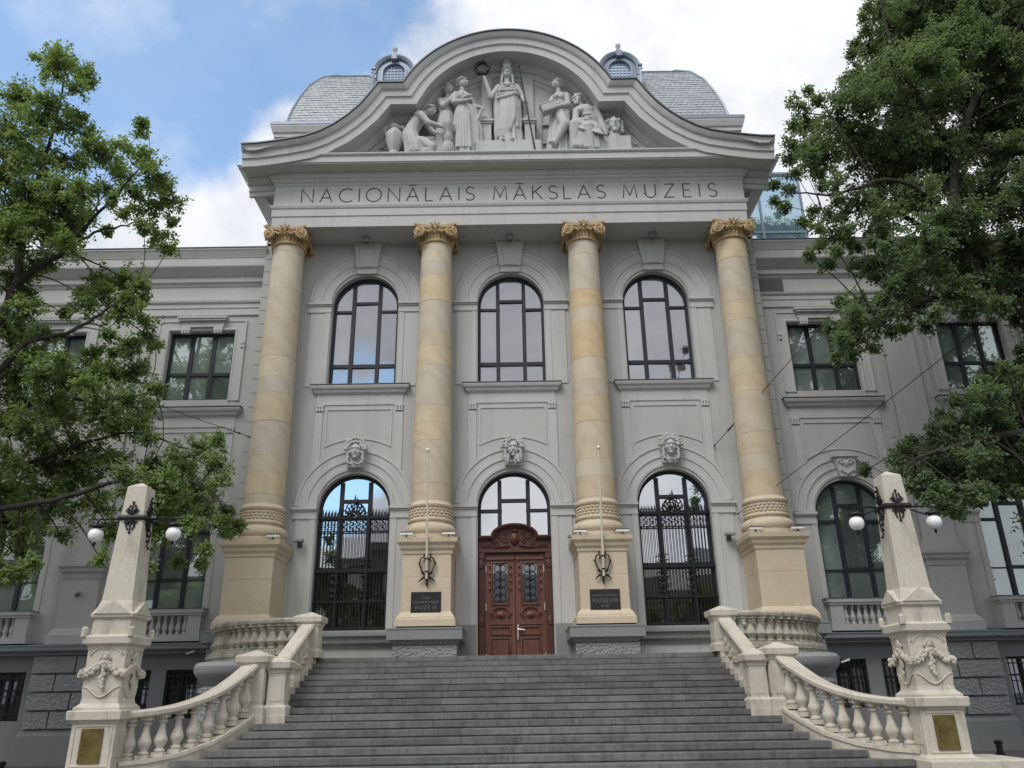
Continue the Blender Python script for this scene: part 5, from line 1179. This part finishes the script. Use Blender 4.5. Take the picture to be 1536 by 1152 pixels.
rb(-.34, .30, -.16, .16, -.15, .15); rb(-.36, .32, -.18, .18, .15, .19); rb(-.36, .32, -.18, .18, -.19, -.15)
for i in range(7): rb(-.31+.09*i, -.26+.09*i, -.175, -.16, -.12, .12)
mb.build('casket', 'sculpt', t)

# seated bearded man
mb = MB(); y = SY
limb(mb, [(3.3, y+.1, 22.6), (3.28, y, 23.1), (3.12, y-.05, 23.5)], [.33, .31, .30]); mb.ell((3.1, y-.05, 23.58), (.42, .26, .2), rot=Matrix.Rotation(.12, 3, 'Y'))
for s in (-.18, .16): mb.ell((3.08+s, y-.22, 23.45), (.17, .12, .12))
for q in range(3): mb.ell((3.16, y-.26, 23.18-.17*q), (.2, .1, .08))
limb(mb, [(3.5, y-.05, 23.58), (3.68, y-.12, 22.95), (3.80, y-.3, 22.28)], [.165, .135, .085]); hand(mb, (3.80, y-.3, 22.28), (.3, -.2, -.9), .08)
limb(mb, [(2.74, y-.1, 23.5), (2.66, y-.2, 22.95), (2.98, y-.42, 22.80)], [.15, .13, .08]); hand(mb, (2.98, y-.42, 22.8), (1, -.1, .2), .075, (0, 1, 0))
mb.cap((2.98, y-.02, 23.65), (2.86, y-.06, 23.9), .13, .12); head(mb, (2.80, y-.1, 24.08), .23, -125, 'beard', 0)
limb(mb, [(3.35, y, 22.55), (2.62, y-.45, 22.5), (2.55, y-.4, 21.5)], [.33, .26, .15]); limb(mb, [(3.35, y, 22.5), (3.1, y-.5, 22.35), (3.2, y-.45, 21.4)], [.32, .25, .16])
cloth(mb, [(3.2, y-.1, 22.75, .45, .34), (3.05, y-.15, 22.45, .62, .45), (3.05, y-.15, 22.0, .66, .47), (3.08, y-.1, 21.4, .70, .48)], 12, .08, 15)
for i in range(7): mb.tube([(2.55+.12*i, y-.58, 22.4-.02*i), (2.9+.12*i, y-.66, 22.15-.04*i), (3.35+.07*i, y-.52, 22.3-.05*i), (3.6, y-.3, 22.6-.06*i)], .045, 6)
for i in range(4): mb.cap((2.5+.07*i, y-.5, 22.4), (2.55+.09*i, y-.52, 21.5), .07, .08)
mb.box(2.8, 3.75, y-.1, y+.35, 21.3, 22.4)
statue((3.1, SY, 21.3), mb, 'seated bare-chested bearded man turning his head, right part of the pediment')
# bearded bust on a block
mb = MB(); head(mb, (4.20, SY-.1, 22.78), .30, -90, 'beard'); mb.cap((4.2, SY, 22.5), (4.2, SY, 22.2), .2, .26)
for s in (-1, 1):
    for q in range(4): mb.ell((4.2+s*.3, SY-.05, 22.95-.15*q), .1, 8, 6)
mb.ell((4.2, SY+.02, 22.2), (.34, .22, .16)); t, b = statue((4.2, SY, 21.3), mb, 'curly bearded stone bust on a square block at the right end', 'bust', 'bust', None, 'head')
mb = MB(); mb.box(3.72, 4.78, SY-.3, SY+.35, 21.28, 22.12); mb.build('block', 'sculpt', t, bevel=.015)
# two-handled urn, and the little jar
mb = MB(); x = -4.46; mb.lathe(x, SY-.15, [(.2, 21.3), (.22, 21.5), (.16, 21.6), (.26, 21.85), (.33, 22.2), (.33, 22.42), (.26, 22.54), (.16, 22.60), (.15, 22.70), (.21, 22.76), (.21, 22.80), (.1, 22.80)], 28)
SU = SY-.15; t = thing('urn', (x, SU, 21.3), 'tall plaster urn with two handles at the left end of the pediment', 'urn'); mb.build('vessel', 'sculpt', t, True)
for s in (-1, 1):
    mb = MB(); mb.tube([(x+s*.15, SU, 22.74), (x+s*.30, SU, 22.82), (x+s*.37, SU, 22.70), (x+s*.33, SU, 22.40)], .035, 7); mb.build('handle', 'sculpt', t, True)
mb = MB(); x = -2.32; mb.lathe(x, SY-.42, [(.2, 21.3), (.26, 21.5), (.2, 21.75), (.1, 21.82), (.16, 21.92), (.18, 22.1), (.09, 22.2), (.13, 22.38), (.22, 22.5), (.24, 22.6), (.16, 22.66), (.05, 22.7)], 22)
t = thing('jar', (x, SY-.42, 21.3), 'small plaster jar on a stand under the kneeling figure\'s hands', 'jar'); mb.build('vessel', 'sculpt', t, True)
mb = MB(); rr = random.Random(6)
for i in range(16): mb.ell((x+rr.uniform(-.2, .2), SY-.42+rr.uniform(-.15, .1), 22.6+rr.uniform(0, .14)), rr.uniform(.05, .08), 7, 5)
mb.build('fruit', 'sculpt', t, True)
# ------------------------------------------------------------------ trees
def leaf_mesh(name, pos, dirs, nrm, ln, mat, parent):           # one lobed, slightly folded leaf per row
    n = len(pos); d = dirs/np.linalg.norm(dirs, axis=1, keepdims=True)
    sd = np.cross(d, nrm); sd /= np.maximum(1e-6, np.linalg.norm(sd, axis=1, keepdims=True)); u = np.cross(sd, d)
    L = ln[:, None]
    P = [pos, pos+d*L*.38+sd*L*.25+u*L*.06, pos+d*L*.72+sd*L*.29+u*L*.05, pos+d*L-u*L*.10, pos+d*L*.72-sd*L*.29+u*L*.05, pos+d*L*.38-sd*L*.25+u*L*.06]
    V = np.stack(P, 1).reshape(-1, 3)-np.array(worg(parent))
    me = bpy.data.meshes.new(name); me.vertices.add(n*6); me.vertices.foreach_set('co', V.astype(np.float32).ravel())
    q = np.array([[0, 1, 2, 3], [0, 3, 4, 5]])[None]+6*np.arange(n)[:, None, None]
    me.loops.add(n*8); me.loops.foreach_set('vertex_index', q.astype(np.int32).ravel())
    me.polygons.add(n*2); me.polygons.foreach_set('loop_start', (np.arange(n*2)*4).astype(np.int32)); me.polygons.foreach_set('loop_total', np.full(n*2, 4, np.int32))
    me.update(calc_edges=True); me.validate(); me.materials.append(M[mat]); o = bpy.data.objects.new(name, me); COL.objects.link(o); o.parent = parent; ORG[o.name] = worg(parent); return o
def grow(base, label, limbs, clumps, mat, leaf, seed, per=1.0, grp=None, rk=1.0, sun=(-.3, -.5, .8)):
    rs = np.random.RandomState(seed); rr = random.Random(seed)
    t = thing('oak_tree', base, label, 'tree', grp); mb = MB(); samples = []
    for pts, r0, r1 in limbs:
        P = smoothpath([tuple(p) for p in pts], 5); n = len(P); rad = [r0+(r1-r0)*i/(n-1) for i in range(n)]
        P = [tuple(c+rr.uniform(-.03, .03) for c in p) for p in P]; mb.tube(P, rad, 9); samples += [(Vector(p), r) for p, r in zip(P, rad)]
    A, D = [], []
    for c, r in clumps:
        c = Vector(c); r0_ = r; r = r*rk if r > .3 else r*1.1; s, sr = min(samples, key=lambda q: (q[0]-c).length+.6*max(0, q[0].z-c.z))
        mid = s.lerp(c, .5)+Vector((rr.uniform(-.2, .2), rr.uniform(-.2, .2), rr.uniform(0, .25)))*min(1, (c-s).length*.4)
        k = min(sr*.5, .012+.012*(c-s).length)
        P = smoothpath([tuple(s), tuple(mid), tuple(c)], 4); mb.tube(P, [k+(.012-k)*i/(len(P)-1) for i in range(len(P))], 6)
        out = (c-s).normalized() if (c-s).length > .1 else Vector((0, 0, 1))
        nt_ = max(8, int(30*min(1.8, r0_/.6)**1.7*per))
        for _ in range(nt_):
            v = Vector((rr.gauss(0, 1), rr.gauss(0, 1), rr.gauss(0, .8)))+out*.35; v = v.normalized()*r*rr.uniform(.25, 1.0)**.8
            e = c+v; m = c+v*.5+Vector((0, 0, rr.uniform(-.05, .12)*r)); st = c-out*r*rr.uniform(0, .5)
            mb.tube([st, m, e], [.010, .007, .004], 3, False); tw = (e-m).normalized()
            for q in range(rr.randint(4, 6)):
                u = 1-.16*q*rr.uniform(.7, 1.1); A.append(m.lerp(e, (u-.5)*2) if u > .5 else st.lerp(m, u*2)); D.append(tw)
    A, D = np.array(A), np.array(D); k = rs.randint(5, 10, len(A)); A, D = np.repeat(A, k, 0), np.repeat(D, k, 0); n_ = len(A)
    A = A+rs.normal(0, .055, (n_, 3))*(leaf/.1); g3 = rs.normal(0, 1, (n_, 3))*np.array([1, 1, .7]); g3 /= np.linalg.norm(g3, axis=1, keepdims=True)
    D = D*rs.uniform(.1, .9, (n_, 1))+g3; NN = np.stack([rs.normal(sun[0]*.5, .6, n_), rs.normal(sun[1]*1.1, .6, n_), np.full(n_, .8)], 1); LL = leaf*rs.uniform(.65, 1.2, n_)
    mb.build('trunk', 'bark', t, True)
    leaf_mesh('crown', A, D, NN, LL, mat, t)
    return t, len(A)
rnd = random.Random(21)
def cl(lst, y0, y1, k=1.0):
    out = []
    for px, py, r in lst:
        y = rnd.uniform(y0, y1); p = at(px, py, y); m = (p-CAM).dot(_fw)/F_PX; out.append((p, r*m*k))
    return out
LT = [(95, 95, 26), (122, 108, 20), (66, 92, 16), (115, 132, 16), (90, 78, 12), (130, 125, 12), (100, 165, 10), (78, 112, 14),
      (30, 155, 32), (70, 150, 22), (20, 205, 40), (60, 185, 32), (96, 190, 22), (10, 265, 42), (58, 245, 36), (40, 305, 44), (88, 300, 38), (20, 355, 44), (80, 355, 38), (110, 240, 26), (128, 205, 20), (115, 172, 14), (120, 290, 24),
      (140, 222, 18), (160, 240, 22), (188, 222, 17), (210, 200, 14), (214, 186, 8), (214, 240, 20), (180, 262, 22), (228, 265, 24), (150, 285, 20), (198, 290, 20), (243, 285, 20), (262, 305, 15), (234, 312, 20), (188, 322, 10), (215, 345, 16), (238, 352, 19), (252, 372, 14), (160, 345, 7), (170, 300, 14), (205, 315, 12), (256, 330, 12), (130, 320, 16), (105, 335, 24),
      (20, 415, 30), (58, 398, 22), (100, 365, 24), (100, 330, 26), (8, 330, 40), (60, 330, 34),
      (150, 422, 24), (188, 418, 24), (213, 430, 12), (130, 458, 22), (178, 462, 26), (213, 478, 19), (232, 520, 11), (190, 517, 22), (160, 498, 14), (40, 468, 24), (10, 495, 26), (95, 470, 10), (150, 445, 20), (200, 448, 18), (222, 505, 12),
      (20, 598, 34), (60, 560, 30), (108, 570, 30), (150, 560, 26), (198, 560, 26), (232, 588, 16), (188, 600, 26), (150, 620, 30), (100, 620, 30), (50, 640, 30), (20, 560, 26), (40, 530, 26), (90, 540, 18), (130, 585, 26), (220, 615, 18), (170, 640, 24), (75, 600, 26), (170, 530, 12),
      (208, 640, 21), (120, 672, 30), (60, 700, 34), (20, 690, 30), (168, 690, 26), (228, 700, 26), (268, 690, 23), (298, 668, 19), (330, 663, 14), (318, 700, 20), (250, 738, 30), (298, 740, 30), (328, 722, 16), (200, 738, 20), (140, 755, 26), (90, 760, 30), (40, 770, 30), (20, 828, 26), (48, 838, 16), (10, 790, 30), (328, 780, 17), (354, 790, 10), (288, 790, 20), (308, 820, 11), (240, 795, 20), (60, 660, 28), (100, 700, 24), (30, 500, 26), (70, 500, 18), (30, 800, 26), (90, 730, 26), (10, 640, 30), (140, 690, 22), (0, 860, 22), (30, 860, 14), (140, 535, 18), (120, 440, 14), (40, 440, 16), (170, 555, 18), (245, 760, 20), (310, 760, 18), (280, 700, 18), (225, 660, 14), (165, 795, 18), (150, 838, 11), (268, 842, 8), (220, 845, 13), (60, 735, 28), (120, 715, 26), (190, 715, 20), (335, 765, 14), (275, 765, 24), (340, 800, 10), (300, 845, 7), (222, 815, 14), (90, 800, 14), (0, 730, 30), (215, 765, 18), (245, 720, 22)]
A_ = lambda l, y: [at(px, py, y+o) for px, py, o in l]
YL = -6.0
LL_ = [(A_([(-330, 1250, 0), (-300, 1000, 0), (-250, 760, 0), (-160, 600, 0)], YL), .42, .26), (A_([(-160, 600, 0), (-60, 540, 0), (0, 480, 0), (24, 430, 0), (60, 400, -.3), (105, 370, -.3), (112, 330, 0)], YL), .19, .05),
       (A_([(24, 430, 0), (36, 340, .5), (62, 255, .5), (84, 180, .4), (98, 105, .2)], YL), .12, .02), (A_([(105, 370, 0), (150, 318, -.3), (185, 282, -.4), (222, 235, -.5)], YL), .06, .015), (A_([(108, 368, 0), (150, 345, .4), (190, 338, .6), (238, 325, .8)], YL), .05, .012), (A_([(106, 366, 0), (140, 320, .8), (150, 280, 1.2)], YL), .05, .012),
       (A_([(-160, 600, 0), (-60, 590, -.5), (10, 545, -.6), (40, 515, -.6), (100, 500, -.5), (150, 470, -.3), (200, 440, 0)], YL), .13, .02), (A_([(-160, 620, 0), (-30, 640, .8), (60, 600, 1.0), (150, 600, 1), (220, 590, 1.2)], YL), .14, .02),
       (A_([(-240, 760, 0), (-100, 700, .5), (20, 700, .8), (110, 670, .8), (200, 650, 1), (300, 680, 1)], YL), .10, .015), (A_([(-240, 770, 0), (-60, 770, -.8), (80, 750, -1), (180, 720, -.5), (260, 715, -.2), (320, 740, 0)], YL), .10, .015), (A_([(36, 340, 0), (10, 250, 1), (30, 160, 1.2)], YL), .08, .02), (A_([(-160, 600, 0), (-120, 400, 1), (-40, 250, 1.5)], YL), .15, .03)]
clumps = cl(LT, YL-1.2, YL+1.6, 1.02)+cl([(-60-rnd.random()*260, 180+rnd.random()*650, rnd.uniform(30, 50)) for _ in range(60)], YL-2.5, YL+2.5)
b0 = at(-330, 1250, YL); grow((b0.x, b0.y, 0), 'light green oak whose leafy boughs reach in from the left side', LL_, clumps, 'leaf_l', .112, 31, 1.2, rk=1.45)

def inside(p, poly):
    x, y = p; c = False
    for (x1, y1), (x2, y2) in zip(poly, poly[1:]+poly[:1]):
        if (y1 > y) != (y2 > y) and x < (x2-x1)*(y-y1)/(y2-y1)+x1: c = not c
    return c
def edge(p, poly):
    m = 1e9
    for a, b in zip(poly, poly[1:]+poly[:1]):
        a, b, q = Vector(a), Vector(b), Vector(p); d = b-a; u = max(0, min(1, (q-a).dot(d)/d.dot(d))); m = min(m, (a+d*u-q).length)
    return m
def fill(poly, sp, rmin, rmax, holes, n=4000):
    out = []; xs, ys = [p[0] for p in poly], [p[1] for p in poly]
    for _ in range(n):
        p = (rnd.uniform(min(xs), max(xs)), rnd.uniform(min(ys), max(ys)))
        if not inside(p, poly): continue
        e = edge(p, poly); r = max(rmin, min(rmax, e*.95))
        if any(math.hypot(p[0]-h[0], p[1]-h[1]) < h[2]+r*.45 for h in holes): continue
        if any(math.hypot(p[0]-q[0], p[1]-q[1]) < sp*(.55+.45*min(r, q[2])/rmax) for q in out): continue
        out.append((*p, r))
    return out
UP = [(1310, -60), (1296, 10), (1288, 50), (1272, 95), (1262, 130), (1240, 150), (1218, 118), (1200, 140), (1178, 152), (1186, 185), (1170, 215), (1166, 245), (1190, 262), (1218, 258), (1236, 280), (1252, 312), (1222, 310), (1206, 330), (1224, 372), (1262, 385), (1318, 372), (1312, 430), (1340, 450), (1290, 440), (1256, 440), (1246, 478), (1236, 500), (1262, 548), (1300, 530), (1330, 505), (1392, 494), (1440, 470), (1500, 478), (1560, 500), (1700, 520), (1700, -60)]
HO = [(1290, 268, 17), (1262, 245, 8), (1318, 175, 8), (1434, 190, 9), (1352, 345, 14), (1300, 352, 9), (1385, 330, 10), (1388, 240, 6), (1330, 300, 8), (1460, 245, 8), (1240, 200, 8), (1480, 350, 7), (1430, 352, 8), (1445, 120, 6), (1410, 80, 6), (1500, 60, 7)]
LO = [(1560, 500), (1500, 545), (1455, 590), (1425, 605), (1392, 640), (1370, 655), (1322, 690), (1330, 712), (1362, 716), (1374, 745), (1392, 765), (1440, 772), (1490, 752), (1540, 745), (1700, 800), (1700, 520)]
RT = fill(UP, 27, 9, 33, HO)+fill(LO, 26, 8, 32, [])+[(1160, 278, 9), (1166, 306, 11), (1185, 285, 9), (1178, 310, 7), (1300, 705, 10), (1310, 400, 22), (1240, 398, 14), (1215, 385, 10), (1286, 398, 12), (1270, 510, 16), (1520, 60, 30), (1480, 20, 30)]
YR = -6.4
RL = [(A_([(1950, 1250, 0), (1900, 1000, 0), (1800, 760, 0), (1690, 600, 0)], YR), .5, .38), (A_([(1690, 600, 0), (1580, 500, 0), (1500, 440, 0), (1450, 385, 0), (1430, 300, 0), (1440, 210, 0), (1480, 120, 0), (1530, 40, 0), (1560, -40, 0)], YR), .24, .06),
      (A_([(1500, 440, 0), (1420, 445, -.5), (1350, 462, -.7), (1300, 478, -.8), (1265, 515, -.8)], YR), .13, .02), (A_([(1450, 385, 0), (1390, 345, .6), (1320, 312, 1), (1240, 330, 1.2)], YR), .12, .02), (A_([(1430, 300, 0), (1380, 230, .5), (1300, 190, .8), (1215, 170, 1)], YR), .10, .02), (A_([(1440, 240, 0), (1380, 150, -.6), (1340, 80, -1), (1320, 0, -1)], YR), .10, .02), (A_([(1445, 340, 0), (1350, 270, -1), (1260, 290, -1.2), (1185, 290, -1.2)], YR), .08, .015),
      (A_([(1800, 760, 0), (1660, 690, -.5), (1540, 650, -.8), (1450, 665, -.8), (1370, 690, -.8)], YR), .2, .03), (A_([(1690, 600, 0), (1560, 580, .6), (1480, 610, .8), (1420, 640, .8)], YR), .15, .02), (A_([(1580, 500, 0), (1560, 380, 1), (1520, 250, 1.3), (1500, 150, 1.3)], YR), .15, .03), (A_([(1690, 600, 0), (1660, 400, 1), (1620, 200, 1.5)], YR), .2, .04)]
clumps = cl(RT, YR-1.6, YR+1.8, 1.0)+cl([(x, y, r*.9) for x, y, r in RT if x > 1330 and rnd.random() < .6 and y < 430], YR+1.0, YR+3.0, 1.0)+cl([(1560+rnd.random()*300, -60+rnd.random()*850, rnd.uniform(34, 52)) for _ in range(70)], YR-2.5, YR+2.5)
b0 = at(1950, 1250, YR); tr, nl = grow((b0.x, b0.y, 0), 'dense dark green oak filling the right side in front of the wing', RL, clumps, 'leaf_d', .108, 77, 1.25, rk=1.45)
print('leaves right', nl, len(clumps))

# ------------------------------------------------------------------ across the street, seen only in the window panes
mb = MB(); mb.poly(rect(-6, 60, 0, 13), -92, -80, [rect(-3+6*i, -.4+6*i, 2+4*j, 4.6+4*j) for i in range(10) for j in range(3)]); mb.box(-5.9, 60.5, -92, -79.4, 13, 13.8)
st = thing('street_building', (0, -80, 0), 'lower sandy street house mirrored in the right grille window', 'building'); mb.build('wall', 'sand', st)
mb = MB(); mb.poly([(-92, 13.8), (-79.2, 13.8), (-86, 18)], -5.9, 60.5); mb.v = [(y, x, z) for x, y, z in mb.v]; mb.build('roof', 'lead', st)
mb = MB(); mb.box(-5.5, 59.5, -83, -81, .1, 12.9); mb.build('pane', 'glass_low', st)
mb = MB(); mb.poly(rect(-70, -6.2, 0, 19), -92, -80, [rect(-67+6*i, -64.4+6*i, 2+4*j, 4.8+4*j) for i in range(10) for j in range(4)]); mb.box(-70.5, -6.1, -92, -79.2, 19, 20)
st = thing('street_building', (-38, -80, 0), 'taller brown street house mirrored in the left grille window', 'building'); mb.build('wall', 'brown', st)
mb = MB(); mb.poly([(-92, 20), (-79, 20), (-86, 24)], -70.5, -6.1); mb.v = [(y, x, z) for x, y, z in mb.v]; mb.build('roof', 'lead', st)
mb = MB(); mb.box(-69.5, -6.6, -83, -81, .1, 18.9); mb.build('pane', 'glass_low', st)
rr = random.Random(15)
def park_tree(x, y, h, seed, lab):
    q = random.Random(seed); cs = [(Vector((x+q.gauss(0, .26)*h*.8, y+q.gauss(0, .22)*h*.8, h*(.62+q.uniform(-.3, .34)))), q.uniform(.07, .11)*h) for _ in range(46)]
    grow((x, y, 0), lab, [([(x, y, 0), (x+.1, y, h*.3), (x, y+.2, h*.75)], .04*h*.8, .05)]+[([(x, y, h*.28), (x+h*.2*math.cos(a), y+h*.2*math.sin(a), h*.55)], .1, .03) for a in (0, 2, 4)], cs, 'leaf_l', .42, seed, .42, 'park trees mirrored in the panes')
for i, (x, y, h) in enumerate(((-24, -56, 12.5), (-13.5, -60, 10.5), (12, -58, 10), (23, -54, 13), (34, -60, 12), (-36, -58, 13))):
    park_tree(x, y, h, 40+i, ['broad park tree mirrored in the left wing panes', 'lower park tree mirrored in the left grille window', 'lower park tree mirrored in the right grille window', 'broad park tree mirrored in the right wing panes', 'tall park tree farthest right across the lawn', 'tall park tree farthest left across the lawn'][i])

# ------------------------------------------------------------------ sky and light
SUN_EL, SUN_AZ = R(52), R(-152)           # azimuth measured from +y towards +x: high behind the viewer's left shoulder
w = bpy.data.worlds.new('World'); scene.world = w; w.use_nodes = True; n = w.node_tree; n.nodes.clear()
out = N(n, 'ShaderNodeOutputWorld'); bg = N(n, 'ShaderNodeBackground'); bg2 = N(n, 'ShaderNodeBackground'); mxs = N(n, 'ShaderNodeMixShader')
sky = N(n, 'ShaderNodeTexSky', sky_type='NISHITA'); sky.sun_disc = False; sky.sun_elevation = SUN_EL; sky.sun_rotation = SUN_AZ; sky.ozone_density = 1.6
lk(n, mixc(n, 1.0, sky.outputs[0], (1.05, 1.42, 1.52), 'MULTIPLY'), bg.inputs['Color']); bg.inputs['Strength'].default_value = .15
tc = N(n, 'ShaderNodeTexCoord'); d = tc.outputs['Generated']
sepd = N(n, 'ShaderNodeSeparateXYZ'); lk(n, d, sepd.inputs[0]); n1 = noise(n, d, 3.2, 8, .58); n2 = noise(n, d, 1.5, 5, .5); n3 = noise(n, d, 11, 6, .6)
def blob(px, py, r, c=None):
    c = c or dirpx(px, py); x = N(n, 'ShaderNodeVectorMath', operation='DISTANCE'); x.inputs[1].default_value = c; lk(n, d, x.inputs[0])
    return math_(n, 'SUBTRACT', 1.0, math_(n, 'DIVIDE', x.outputs['Value'], r))
m0 = None
for b_ in ((330, 0, .165), (180, 50, .21), (30, 60, .22), (440, 25, .10), (200, 140, .11), (515, -10, .085), (-200, 50, .2), (300, -170, .3)):
    v = blob(*b_); m0 = v if m0 is None else math_(n, 'MAXIMUM', m0, v)
m0 = math_(n, 'MAXIMUM', m0, math_(n, 'SUBTRACT', math_(n, 'MULTIPLY_ADD', n2, 2.6, -1.66), math_(n, 'MULTIPLY', math_(n, 'MAXIMUM', sepd.outputs[1], 0.0), 1.2)))
m0 = math_(n, 'MAXIMUM', m0, blob(0, 0, .13, Vector((-.20, -.94, .30)).normalized()))     # blue gap behind the viewer, mirrored in the left grille window          # a few more gaps elsewhere
f = math_(n, 'ADD', m0, math_(n, 'MULTIPLY_ADD', n1, .9, -.45)); f = math_(n, 'ADD', f, math_(n, 'MULTIPLY_ADD', n3, .36, -.18))
blue = N(n, 'ShaderNodeMapRange', interpolation_type='SMOOTHSTEP'); lk(n, f, blue.inputs[0]); blue.inputs[1].default_value = .06; blue.inputs[2].default_value = .27
thin = math_(n, 'MULTIPLY', blue.outputs[0], ramp(n, noise(n, d, 5, 7, .6), [(.5, (1, 1, 1)), (.75, (.6, .6, .6))]))
cc = ramp(n, noise(n, d, 3.4, 7, .6), [(.34, (.60, .63, .68)), (.5, (.82, .84, .88)), (.62, (1, 1, 1))])
lk(n, cc, bg2.inputs['Color']); bg2.inputs['Strength'].default_value = .90
lk(n, math_(n, 'MULTIPLY', thin, .84), mxs.inputs[0]); lk(n, bg2.outputs[0], mxs.inputs[1]); lk(n, bg.outputs[0], mxs.inputs[2]); lk(n, mxs.outputs[0], out.inputs[0])
sl = bpy.data.lights.new('sun', 'SUN'); sl.energy = 1.6; sl.angle = R(28); sl.color = (1, .975, .94); so = bpy.data.objects.new('sun', sl); COL.objects.link(so)
sv = Vector((math.sin(SUN_AZ)*math.cos(SUN_EL), math.cos(SUN_AZ)*math.cos(SUN_EL), math.sin(SUN_EL))); so.rotation_euler = (-sv).to_track_quat('-Z', 'Y').to_euler()
scene.view_settings.view_transform = 'Standard'; scene.view_settings.look = 'None'; scene.view_settings.exposure = 0.34; scene.view_settings.gamma = 1
scene.cycles.max_bounces = 6; scene.cycles.diffuse_bounces = 3; scene.cycles.glossy_bounces = 3; scene.cycles.transmission_bounces = 3; scene.cycles.use_denoising = True
